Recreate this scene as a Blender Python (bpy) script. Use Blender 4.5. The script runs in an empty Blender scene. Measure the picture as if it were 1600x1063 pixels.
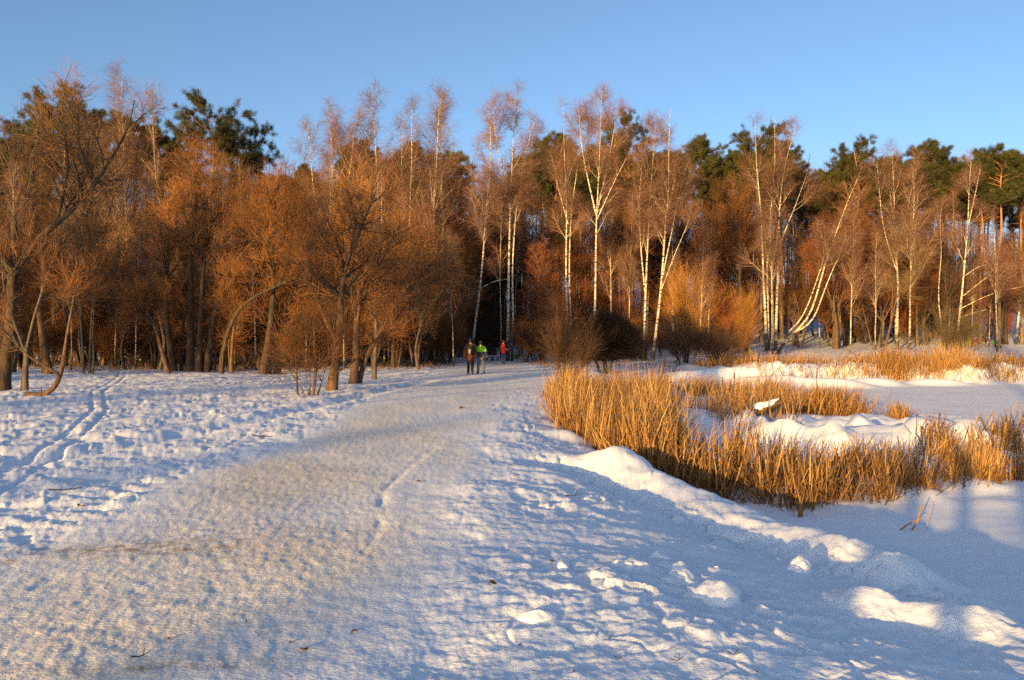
import bpy, math, random
import numpy as np
from mathutils import Vector, Matrix

# ------------------------------------------------------------------ camera, sky, sun, exposure
scene = bpy.context.scene
col = scene.collection
CAM_Z, FPX = 1.7, 1300.0          # eye height; focal length in photo pixels (1600 wide)
cam_d = bpy.data.cameras.new('camera')
cam_d.lens = 36.0 * FPX / 1600.0
cam_d.sensor_width = 36.0
cam_d.clip_end = 6000
cam = bpy.data.objects.new('camera', cam_d)
cam.location = (0, 0, CAM_Z)
cam.rotation_euler = (math.radians(90.0), 0, 0)
col.objects.link(cam)
scene.camera = cam

SUN_EL = math.radians(6.8)
SUN_AZ = math.radians(29.0)       # light travels towards +Y and to the right by this angle
world = bpy.data.worlds.new('World')
scene.world = world
world.use_nodes = True
wn = world.node_tree
wn.nodes.clear()
sky = wn.nodes.new('ShaderNodeTexSky')
sky.sky_type = 'NISHITA'
sky.sun_disc = False
sky.sun_elevation = SUN_EL
sky.sun_rotation = math.pi + SUN_AZ
sky.altitude = 0
sky.air_density = 0.7
sky.dust_density = 1.5
sky.ozone_density = 2.0
bg = wn.nodes.new('ShaderNodeBackground')
bg.inputs['Strength'].default_value = 0.135
wo = wn.nodes.new('ShaderNodeOutputWorld')
wn.links.new(sky.outputs[0], bg.inputs['Color'])
wn.links.new(bg.outputs[0], wo.inputs['Surface'])

sun_d = bpy.data.lights.new('sun', 'SUN')
sun_d.energy = 5.0
sun_d.angle = math.radians(0.55)
sun_d.color = (1.0, 0.63, 0.22)
sun = bpy.data.objects.new('sun', sun_d)
LDIR = Vector((math.sin(SUN_AZ) * math.cos(SUN_EL), math.cos(SUN_AZ) * math.cos(SUN_EL), -math.sin(SUN_EL)))
sun.rotation_euler = LDIR.to_track_quat('-Z', 'Y').to_euler()
sun.location = (-30, -50, 20)
col.objects.link(sun)

scene.view_settings.view_transform = 'Standard'
scene.view_settings.look = 'None'
scene.view_settings.exposure = 1.08
scene.view_settings.gamma = 1.0
scene.view_settings.use_curve_mapping = False
scene.cycles.max_bounces = 4
scene.cycles.diffuse_bounces = 3
scene.cycles.glossy_bounces = 2
scene.cycles.transmission_bounces = 2
scene.cycles.use_adaptive_sampling = True
scene.cycles.adaptive_threshold = 0.003
scene.cycles.sample_clamp_indirect = 3.0
scene.cycles.sample_clamp_direct = 6.0
scene.cycles.use_denoising = False
scene.render.filter_size = 1.15

random.seed(4)

# ------------------------------------------------------------------ helpers
def mesh_np(name, verts, faces_list, mats, smooth=True, mat_idx=None):
    """verts (n,3); faces_list: list of int arrays (m,k)"""
    me = bpy.data.meshes.new(name)
    verts = np.asarray(verts, dtype=np.float32)
    me.vertices.add(len(verts))
    me.vertices.foreach_set('co', verts.ravel())
    loops = np.concatenate([f.ravel() for f in faces_list]).astype(np.int32)
    tot = np.concatenate([np.full(len(f), f.shape[1], np.int32) for f in faces_list])
    start = np.concatenate([[0], np.cumsum(tot)[:-1]]).astype(np.int32)
    me.loops.add(len(loops))
    me.loops.foreach_set('vertex_index', loops)
    me.polygons.add(len(tot))
    me.polygons.foreach_set('loop_start', start)
    me.polygons.foreach_set('loop_total', tot)
    if smooth:
        me.polygons.foreach_set('use_smooth', np.ones(len(tot), dtype=bool))
    if mat_idx is not None:
        me.polygons.foreach_set('material_index', mat_idx.astype(np.int32))
    for m in (mats if isinstance(mats, (list, tuple)) else [mats]):
        me.materials.append(m)
    me.update(calc_edges=True)
    return me

def link(name, data, parent=None, loc=None):
    o = bpy.data.objects.new(name, data)
    if parent: o.parent = parent
    if loc is not None: o.location = loc
    col.objects.link(o)
    return o

def tag(o, label, cat, group=None, kind=None):
    if label: o['label'] = label
    if cat: o['category'] = cat
    if group: o['group'] = group
    if kind: o['kind'] = kind
    return o

def norm(a):
    return a / np.maximum(np.linalg.norm(a, axis=-1, keepdims=True), 1e-9)

def tubes(P, R, sides):
    """P (n,k,3), R (n,k) -> verts, quads"""
    n, k, _ = P.shape
    T = np.empty_like(P)
    T[:, 1:-1] = P[:, 2:] - P[:, :-2]
    T[:, 0] = P[:, 1] - P[:, 0]
    T[:, -1] = P[:, -1] - P[:, -2]
    T = norm(T)
    mean = norm(P[:, -1] - P[:, 0])
    ref = np.zeros((n, 3)); ref[:, 0] = 1
    bad = np.abs(mean[:, 0]) > 0.75
    ref[bad] = (0, 1, 0)
    U = norm(np.cross(T, ref[:, None, :]))
    V = np.cross(T, U)
    a = np.arange(sides) / sides * 2 * math.pi
    ring = (U[:, :, None, :] * np.cos(a)[None, None, :, None] + V[:, :, None, :] * np.sin(a)[None, None, :, None])
    verts = P[:, :, None, :] + ring * R[:, :, None, None]
    base = (np.arange(n) * k * sides)[:, None, None]
    i = np.arange(k - 1)[None, :, None]
    j = np.arange(sides)[None, None, :]
    j2 = (j + 1) % sides
    q = np.stack([base + i * sides + j, base + i * sides + j2, base + (i + 1) * sides + j2, base + (i + 1) * sides + j], -1)
    return verts.reshape(-1, 3), q.reshape(-1, 4)

class Geo:
    def __init__(s): s.v = []; s.f = []; s.m = []; s.n = 0
    def add(s, v, f, mi=0):
        s.v.append(v); s.f.append(f + s.n); s.m.append(np.full(len(f), mi)); s.n += len(v)
    def mesh(s, name, mats, smooth=True):
        return mesh_np(name, np.concatenate(s.v), s.f, mats, smooth, np.concatenate(s.m))

def _h(ix, iy, seed):
    with np.errstate(over='ignore'):
        h = (ix.astype(np.int64) * 374761393 + iy.astype(np.int64) * 668265263 + seed * 1442695041) & 0xffffffff
        h = ((h ^ (h >> 13)) * 1274126177) & 0xffffffff
        h = h ^ (h >> 16)
        h = (h * 2246822519) & 0xffffffff
        h = h ^ (h >> 15)
    return h.astype(np.float64) / 4294967296.0

def perlin(x, y, seed=0):
    ix = np.floor(x); iy = np.floor(y)
    fx = x - ix; fy = y - iy
    u = fx * fx * fx * (fx * (fx * 6 - 15) + 10); v = fy * fy * fy * (fy * (fy * 6 - 15) + 10)
    def g(ox, oy):
        a = _h(ix + ox, iy + oy, seed) * 2 * math.pi
        return np.cos(a) * (fx - ox) + np.sin(a) * (fy - oy)
    a = g(0, 0) * (1 - u) + g(1, 0) * u
    b = g(0, 1) * (1 - u) + g(1, 1) * u
    return (a * (1 - v) + b * v) * 1.5

def fbm(x, y, oct, seed=0, gain=0.5):
    r = 0; a = 1.0
    for o in range(oct):
        r = r + a * perlin(x * 2 ** o + 17.3 * o, y * 2 ** o - 9.1 * o, seed + o)
        a *= gain
    return r

def worley(x, y, seed=0):
    """returns F1, F2 and the random value of the nearest cell"""
    ix = np.floor(x); iy = np.floor(y)
    f1 = np.full(x.shape, 9.0); f2 = np.full(x.shape, 9.0); rv = np.zeros(x.shape)
    for ox in (-1, 0, 1):
        for oy in (-1, 0, 1):
            cx = ix + ox; cy = iy + oy
            px = cx + _h(cx, cy, seed); py = cy + _h(cx, cy, seed + 7)
            d = np.hypot(px - x, py - y)
            n = d < f1
            f2 = np.where(n, f1, np.minimum(f2, d))
            rv = np.where(n, _h(cx, cy, seed + 13), rv)
            f1 = np.where(n, d, f1)
    return f1, f2, rv

def sstep(a, b, x):
    t = np.clip((x - a) / (b - a), 0, 1)
    return t * t * (3 - 2 * t)

# ------------------------------------------------------------------ materials
def new_mat(name):
    m = bpy.data.materials.new(name)
    m.use_nodes = True
    nt = m.node_tree
    b = nt.nodes['Principled BSDF']
    b.inputs['Specular IOR Level'].default_value = 0.2
    return m, nt, b

def N(nt, t, **kw):
    n = nt.nodes.new(t)
    for k, v in kw.items(): setattr(n, k, v)
    return n

def ramp(nt, stops, fac):
    r = N(nt, 'ShaderNodeValToRGB')
    e = r.color_ramp.elements
    e[0].position, e[0].color = stops[0][0], (*stops[0][1], 1)
    e[1].position, e[1].color = stops[-1][0], (*stops[-1][1], 1)
    for p, c in stops[1:-1]:
        x = e.new(p); x.color = (*c, 1)
    nt.links.new(fac, r.inputs[0])
    return r.outputs[0]

def noisy_mat(name, c1, c2, scale=(8, 8, 2), rough=0.85, bump=0.3, bdist=0.02, per_object=0.0, detail=6):
    m, nt, b = new_mat(name)
    tc = N(nt, 'ShaderNodeTexCoord'); mp = N(nt, 'ShaderNodeMapping')
    mp.inputs['Scale'].default_value = scale
    nt.links.new(tc.outputs['Object'], mp.inputs[0])
    nz = N(nt, 'ShaderNodeTexNoise'); nz.inputs['Scale'].default_value = 1.0; nz.inputs['Detail'].default_value = detail
    nt.links.new(mp.outputs[0], nz.inputs[0])
    c = ramp(nt, [(0.32, c1), (0.68, c2)], nz.outputs[0])
    if per_object:
        oi = N(nt, 'ShaderNodeObjectInfo')
        hsv = N(nt, 'ShaderNodeHueSaturation')
        mr = N(nt, 'ShaderNodeMapRange')
        mr.inputs[3].default_value = 1 - per_object; mr.inputs[4].default_value = 1 + per_object
        nt.links.new(oi.outputs['Random'], mr.inputs[0])
        nt.links.new(mr.outputs[0], hsv.inputs['Value'])
        nt.links.new(c, hsv.inputs['Color'])
        c = hsv.outputs[0]
    nt.links.new(c, b.inputs['Base Color'])
    b.inputs['Roughness'].default_value = rough
    if bump:
        bm = N(nt, 'ShaderNodeBump'); bm.inputs['Strength'].default_value = bump; bm.inputs['Distance'].default_value = bdist
        nt.links.new(nz.outputs[0], bm.inputs['Height']); nt.links.new(bm.outputs[0], b.inputs['Normal'])
    return m

def birch_bark():
    m, nt, b = new_mat('birch_bark')
    tc = N(nt, 'ShaderNodeTexCoord')
    mp = N(nt, 'ShaderNodeMapping'); mp.inputs['Scale'].default_value = (3.0, 3.0, 9.0)
    nt.links.new(tc.outputs['Object'], mp.inputs[0])
    nz = N(nt, 'ShaderNodeTexNoise'); nz.inputs['Scale'].default_value = 1.0; nz.inputs['Detail'].default_value = 5
    nt.links.new(mp.outputs[0], nz.inputs[0])
    marks = ramp(nt, [(0.36, (0.025, 0.019, 0.014)), (0.45, (0.38, 0.31, 0.22)), (0.6, (0.62, 0.53, 0.39))], nz.outputs[0])
    sx = N(nt, 'ShaderNodeSeparateXYZ'); nt.links.new(tc.outputs['Object'], sx.inputs[0])
    nz2 = N(nt, 'ShaderNodeTexNoise'); nz2.inputs['Scale'].default_value = 1.6; nz2.inputs['Detail'].default_value = 6
    nt.links.new(tc.outputs['Object'], nz2.inputs[0])
    ad = N(nt, 'ShaderNodeMath', operation='MULTIPLY_ADD'); ad.inputs[1].default_value = 4.0; ad.inputs[2].default_value = -1.6
    nt.links.new(nz2.outputs[0], ad.inputs[0])
    su = N(nt, 'ShaderNodeMath', operation='SUBTRACT'); nt.links.new(sx.outputs['Z'], su.inputs[0]); nt.links.new(ad.outputs[0], su.inputs[1])
    mr = N(nt, 'ShaderNodeMapRange'); mr.inputs[1].default_value = 0.6; mr.inputs[2].default_value = 1.9
    nt.links.new(su.outputs[0], mr.inputs[0])
    mx = N(nt, 'ShaderNodeMixRGB'); mx.inputs[1].default_value = (0.045, 0.035, 0.028, 1)     # rough black butt of old birch
    nt.links.new(mr.outputs[0], mx.inputs[0]); nt.links.new(marks, mx.inputs[2])
    nt.links.new(mx.outputs[0], b.inputs['Base Color'])
    b.inputs['Roughness'].default_value = 0.7
    return m

def pine_bark():
    m, nt, b = new_mat('pine_bark')
    tc = N(nt, 'ShaderNodeTexCoord')
    mp = N(nt, 'ShaderNodeMapping'); mp.inputs['Scale'].default_value = (9, 9, 2.2)
    nt.links.new(tc.outputs['Object'], mp.inputs[0])
    nz = N(nt, 'ShaderNodeTexNoise'); nz.inputs['Scale'].default_value = 1.0; nz.inputs['Detail'].default_value = 6
    nt.links.new(mp.outputs[0], nz.inputs[0])
    low = ramp(nt, [(0.35, (0.07, 0.045, 0.03)), (0.65, (0.23, 0.16, 0.10))], nz.outputs[0])
    up = ramp(nt, [(0.3, (0.22, 0.10, 0.045)), (0.7, (0.40, 0.20, 0.09))], nz.outputs[0])
    sx = N(nt, 'ShaderNodeSeparateXYZ'); nt.links.new(tc.outputs['Object'], sx.inputs[0])
    mr = N(nt, 'ShaderNodeMapRange'); mr.inputs[1].default_value = 4.0; mr.inputs[2].default_value = 11.0
    nt.links.new(sx.outputs['Z'], mr.inputs[0])
    mx = N(nt, 'ShaderNodeMixRGB'); nt.links.new(mr.outputs[0], mx.inputs[0]); nt.links.new(low, mx.inputs[1]); nt.links.new(up, mx.inputs[2])
    nt.links.new(mx.outputs[0], b.inputs['Base Color'])
    b.inputs['Roughness'].default_value = 0.85
    bm = N(nt, 'ShaderNodeBump'); bm.inputs['Strength'].default_value = 0.5; bm.inputs['Distance'].default_value = 0.03
    nt.links.new(nz.outputs[0], bm.inputs['Height']); nt.links.new(bm.outputs[0], b.inputs['Normal'])
    return m

def flat(name, c, rough=0.8, var=0.25, sc=6.0):
    c2 = tuple(min(1, x * (1 + var)) for x in c); c1 = tuple(x * (1 - var) for x in c)
    return noisy_mat(name, c1, c2, (sc, sc, sc), rough, 0.15, 0.01)

M = {}
M['birch'] = birch_bark()
M['birch_limb'] = noisy_mat('birch_limb_bark', (0.20, 0.13, 0.08), (0.50, 0.40, 0.28), (2, 2, 1), 0.75, 0)
M['birch_twig'] = noisy_mat('birch_twig_bark', (0.13, 0.062, 0.042), (0.24, 0.115, 0.070), (0.5, 0.5, 0.5), 0.8, 0, per_object=0.2)
M['pine'] = pine_bark()
M['needle'] = noisy_mat('pine_needles', (0.026, 0.032, 0.009), (0.072, 0.072, 0.021), (0.8, 0.8, 0.8), 0.6, 0, per_object=0.25)
M['dark_bark'] = noisy_mat('dark_fissured_bark', (0.022, 0.016, 0.012), (0.095, 0.064, 0.040), (14, 14, 2.5), 0.9, 0.8, 0.04)
M['brown_bark'] = noisy_mat('brown_bark', (0.050, 0.029, 0.017), (0.17, 0.098, 0.052), (14, 14, 3), 0.9, 0.7, 0.03)
M['grey_bark'] = noisy_mat('grey_bark', (0.05, 0.038, 0.027), (0.16, 0.125, 0.085), (10, 10, 2.5), 0.9, 0.6, 0.03)
M['twig_brown'] = noisy_mat('brown_twigs', (0.15, 0.062, 0.020), (0.31, 0.128, 0.036), (0.4, 0.4, 0.4), 0.8, 0, per_object=0.38)
M['twig_grey'] = noisy_mat('grey_brown_twigs', (0.13, 0.066, 0.031), (0.28, 0.142, 0.060), (0.4, 0.4, 0.4), 0.8, 0, per_object=0.3)
M['twig_red'] = noisy_mat('red_brown_twigs', (0.20, 0.066, 0.023), (0.37, 0.125, 0.040), (0.4, 0.4, 0.4), 0.8, 0, per_object=0.15)
M['twig_gold'] = noisy_mat('golden_willow_twigs', (0.32, 0.135, 0.024), (0.48, 0.225, 0.042), (0.5, 0.5, 0.5), 0.7, 0, per_object=0.1)
M['twig_dark'] = noisy_mat('dark_twigs', (0.055, 0.030, 0.017), (0.13, 0.066, 0.032), (0.5, 0.5, 0.5), 0.85, 0, per_object=0.2)
M['twig_olive'] = noisy_mat('olive_brown_twigs', (0.13, 0.095, 0.040), (0.24, 0.16, 0.070), (0.5, 0.5, 0.5), 0.8, 0, per_object=0.2)

def snow_mat(name, path=False):
    m, nt, b = new_mat(name)
    tc = N(nt, 'ShaderNodeTexCoord')
    n1 = N(nt, 'ShaderNodeTexNoise'); n1.inputs['Scale'].default_value = 38; n1.inputs['Detail'].default_value = 4; n1.inputs['Roughness'].default_value = 0.55
    nt.links.new(tc.outputs['Object'], n1.inputs[0])
    n0 = N(nt, 'ShaderNodeTexNoise'); n0.inputs['Scale'].default_value = 0.7; n0.inputs['Detail'].default_value = 4
    nt.links.new(tc.outputs['Object'], n0.inputs[0])
    snowc = ramp(nt, [(0.3, (0.80, 0.82, 0.86)), (0.7, (0.88, 0.89, 0.91))], n0.outputs[0])
    out = snowc
    hsrc = n1.outputs[0]
    b.inputs['Roughness'].default_value = 0.55
    b.inputs['Specular IOR Level'].default_value = 0.25
    if path:
        at = N(nt, 'ShaderNodeAttribute', attribute_name='path')
        sa = N(nt, 'ShaderNodeAttribute', attribute_name='sand')
        li = N(nt, 'ShaderNodeAttribute', attribute_name='litter')
        n2 = N(nt, 'ShaderNodeTexNoise'); n2.inputs['Scale'].default_value = 3.0; n2.inputs['Detail'].default_value = 9; n2.inputs['Roughness'].default_value = 0.7
        nt.links.new(tc.outputs['Object'], n2.inputs[0])
        mr = N(nt, 'ShaderNodeMapRange'); mr.inputs[1].default_value = 0.16; mr.inputs[2].default_value = 0.52
        nt.links.new(n2.outputs[0], mr.inputs[0])
        mu = N(nt, 'ShaderNodeMath', operation='MULTIPLY'); nt.links.new(at.outputs['Fac'], mu.inputs[0]); nt.links.new(mr.outputs[0], mu.inputs[1])
        mx = N(nt, 'ShaderNodeMixRGB'); nt.links.new(mu.outputs[0], mx.inputs[0]); nt.links.new(snowc, mx.inputs[1]); mx.inputs[2].default_value = (0.77, 0.70, 0.59, 1)
        n3 = N(nt, 'ShaderNodeTexNoise'); n3.inputs['Scale'].default_value = 9.0; n3.inputs['Detail'].default_value = 10; n3.inputs['Roughness'].default_value = 0.75
        nt.links.new(tc.outputs['Object'], n3.inputs[0])
        m3 = N(nt, 'ShaderNodeMapRange'); m3.inputs[1].default_value = 0.42; m3.inputs[2].default_value = 0.62
        nt.links.new(n3.outputs[0], m3.inputs[0])
        mu3 = N(nt, 'ShaderNodeMath', operation='MULTIPLY'); nt.links.new(sa.outputs['Fac'], mu3.inputs[0]); nt.links.new(m3.outputs[0], mu3.inputs[1])
        mx3 = N(nt, 'ShaderNodeMixRGB'); nt.links.new(mu3.outputs[0], mx3.inputs[0]); nt.links.new(mx.outputs[0], mx3.inputs[1]); mx3.inputs[2].default_value = (0.40, 0.27, 0.13, 1)
        # leaf litter, twigs and grit poking through the snow under the trees
        n4 = N(nt, 'ShaderNodeTexNoise'); n4.inputs['Scale'].default_value = 2.2; n4.inputs['Detail'].default_value = 9; n4.inputs['Roughness'].default_value = 0.72
        nt.links.new(tc.outputs['Object'], n4.inputs[0])
        m4 = N(nt, 'ShaderNodeMapRange'); m4.inputs[1].default_value = 0.47; m4.inputs[2].default_value = 0.60
        nt.links.new(n4.outputs[0], m4.inputs[0])
        mu4 = N(nt, 'ShaderNodeMath', operation='MULTIPLY'); nt.links.new(li.outputs['Fac'], mu4.inputs[0]); nt.links.new(m4.outputs[0], mu4.inputs[1])
        mx4 = N(nt, 'ShaderNodeMixRGB'); nt.links.new(mu4.outputs[0], mx4.inputs[0]); nt.links.new(mx3.outputs[0], mx4.inputs[1]); mx4.inputs[2].default_value = (0.16, 0.10, 0.06, 1)
        out = mx4.outputs[0]
    nt.links.new(out, b.inputs['Base Color'])
    bm = N(nt, 'ShaderNodeBump'); bm.inputs['Strength'].default_value = 0.55 if path else 0.25; bm.inputs['Distance'].default_value = 0.012
    nt.links.new(hsrc, bm.inputs['Height']); nt.links.new(bm.outputs[0], b.inputs['Normal'])
    return m

M['snow_ground'] = snow_mat('trodden_snow', True)
M['snow'] = snow_mat('fresh_snow')

# ------------------------------------------------------------------ terrain
SH_Y = [-40, -10, 0, 4.0, 6.2, 8.0, 10.0, 12.6, 17, 25, 33, 38, 43, 47, 52]
SH_X = [22, 13, 9, 6.0, 4.9, 4.35, 3.3, 2.3, 1.3, 1.5, 2.6, 4.5, 8.0, 12.0, 20]
def shore(y): return np.interp(y, SH_Y, SH_X)
def far_shore(x): return 49.5 + 0.02 * x + 1.0 * np.sin(x * 0.35) + 0.5 * np.sin(x * 1.1)
def pathx(y): return np.interp(y, [-40, 4, 13, 21, 33, 41, 58, 75, 110], [-3.2, -2.5, -2.15, -2.0, -1.2, -1.1, -1.2, -2.6, -13])
def pathw(y): return np.interp(y, [0, 6, 13, 21, 33, 41, 58, 75], [1.9, 1.6, 1.4, 1.7, 2.7, 2.4, 1.8, 1.4])

def pond_mask(x, y):
    wob = 0.35 * perlin(x * 0.5, y * 0.5, 91) + 0.12 * perlin(x * 2.1, y * 2.1, 92)
    a = sstep(-0.55, 0.75, x - shore(y) + wob)
    b = sstep(-1.5, 0.6, far_shore(x) - y + wob * 2)
    c = 1 - sstep(58, 70, x)
    return a * b * c

RIDGE = np.array([(1.45, 13.4), (1.85, 12.6), (2.5, 11.0), (3.2, 9.6), (3.75, 8.55), (4.15, 7.9)])
def dist_poly(x, y, P):
    best = np.full(x.shape, 1e9); tt = np.zeros(x.shape)
    for i in range(len(P) - 1):
        a = P[i]; d = P[i + 1] - a
        t = np.clip(((x - a[0]) * d[0] + (y - a[1]) * d[1]) / (d @ d), 0, 1)
        q = np.hypot(x - a[0] - t * d[0], y - a[1] - t * d[1])
        n = q < best
        best = np.where(n, q, best); tt = np.where(n, i + t, tt)
    return best, tt

def hill(x, y):
    z = 0.00115 * np.clip(y - 58, 0, 75) ** 2 + 0.1725 * np.clip(y - 133, 0, 100) * 0.6
    z = z + 0.45 * sstep(58, 74, y) * sstep(12, 24, x)
    return z

PILLOWS = [(7.9, 18.2, 2.2, 1.1, 0.52, -0.12), (10.1, 17.9, 1.2, 0.9, 0.50, 0.1), (11.9, 18.4, 1.0, 0.7, 0.42, 0.3), (6.0, 18.9, 0.75, 0.6, 0.50, 0.4), (6.5, 17.3, 0.6, 0.4, 0.34, 0.2), (7.1, 20.3, 0.5, 0.4, 0.36, 0.2), (8.9, 21.0, 0.5, 0.45, 0.50, 0.6), (6.7, 22.4, 0.30, 0.3, 0.50, 0.2), (6.75, 24.1, 0.55, 0.5, 0.42, 0.3), (4.9, 23.5, 0.9, 0.6, 0.42, 0.2), (4.3, 27.5, 0.8, 0.6, 0.5, 0.5), (6.4, 33.5, 1.2, 0.8, 0.5, 0.1), (3.9, 36.5, 1.1, 0.8, 0.4, 0.1), (8.4, 41, 1.4, 0.9, 0.5, 0.1), (13.6, 45.5, 2.2, 1.3, 0.62, 0.2), (17.2, 45.8, 2.5, 1.3, 0.5, -0.1), (20.5, 47.5, 1.8, 1.2, 0.45, 0.1), (24.5, 48.3, 2.0, 1.0, 0.35, 0.0), (1.3, 16.2, 0.8, 0.45, 0.14, 0.4)]
def ground_smooth(x, y):
    x = np.asarray(x, float); y = np.asarray(y, float)
    pm = pond_mask(x, y)
    z = hill(x, y) * (1 - pm) - 0.9 * pm
    z = z + (1 - pm) * 0.10 * perlin(x * 0.11, y * 0.11, 5) * sstep(12, 25, np.hypot(x, y))
    wd = np.clip(shore(y) - (pathx(y) + pathw(y) + 0.35), 1.2, 4.6)
    sl = np.clip((x - shore(y) + wd) / wd, 0, 1)
    z = z - 0.150 * wd * sl ** 1.35 * sstep(27, 15, y) * (1 - pm)
    # ridge of soft snow along the bank
    d, t = dist_poly(x, y, RIDGE)
    amp = 0.20 * (0.75 + 0.5 * perlin(t * 1.3, t * 0.0 + 3.3, 41)) * sstep(-0.1, 0.6, t) * sstep(5.05, 4.5, t)
    z = z + amp * np.exp(-(d / 0.72) ** 2)
    # rounded heap at the head of the ridge and heaps at lower right
    def heap(cx, cy, rx, ry, h, p=2.0, rot=0.0):
        c, s = math.cos(rot), math.sin(rot)
        u = ((x - cx) * c + (y - cy) * s) / rx; v = (-(x - cx) * s + (y - cy) * c) / ry
        return h * np.exp(-(u * u + v * v) ** (p / 2) * 1.2)
    z = z + heap(1.85, 12.9, 0.75, 0.75, 0.15, 3)
    z = z + heap(3.15, 5.75, 0.42, 0.40, 0.20, 2.6) + heap(2.62, 6.1, 0.28, 0.3, 0.14, 2.2) + heap(3.45, 5.1, 0.45, 0.5, 0.12, 2.2)
    z = z + heap(3.5, 8.35, 0.45, 0.40, 0.10, 2.4)
    # trail that runs down to the ice left of the ridge
    TR = np.array([(0.6, 12.5), (1.3, 11.2), (2.2, 9.2), (2.9, 7.9), (4.2, 7.0), (6.5, 7.0)])
    d2, _ = dist_poly(x, y, TR)
    z = z - 0.14 * np.exp(-(d2 / 0.42) ** 2) * (1 - 0.6 * pm)
    # hummocks of lodged reeds under the snow
    bed = pm * sstep(12.2, 16, y) * (1 - sstep(0, 1, (x - (9.5 + 0.25 * np.clip(y - 15, 0, 30))) / 4.0)) * (1 - sstep(24, 31, y) * sstep(6.5, 11, x))
    z = z + bed * (0.16 + 0.30 * np.clip(fbm(x * 0.75, y * 0.75, 3, 61), -0.4, 1))
    for (cx, cy, rx, ry, h, rot) in PILLOWS:
        z = z + heap(cx, cy, rx, ry, h, 3.2, rot)
    fb = sstep(-2.2, 0.3, y - far_shore(x)) * (1 - sstep(3, 7, y - far_shore(x))) * sstep(6, 12, x)
    z = z + fb * (0.12 + 0.34 * np.clip(fbm(x * 0.55, y * 0.55, 3, 71), -0.3, 1))
    return z

def gz(x, y): return float(ground_smooth(np.array([x]), np.array([y]))[0])

SKI = np.array([(-21.5, 46), (-18.2, 38.8), (-15.8, 33), (-13.2, 26.5), (-10.2, 20.6), (-8.2, 15.8), (-6.6, 11.5), (-5.6, 8.5)])

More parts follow.
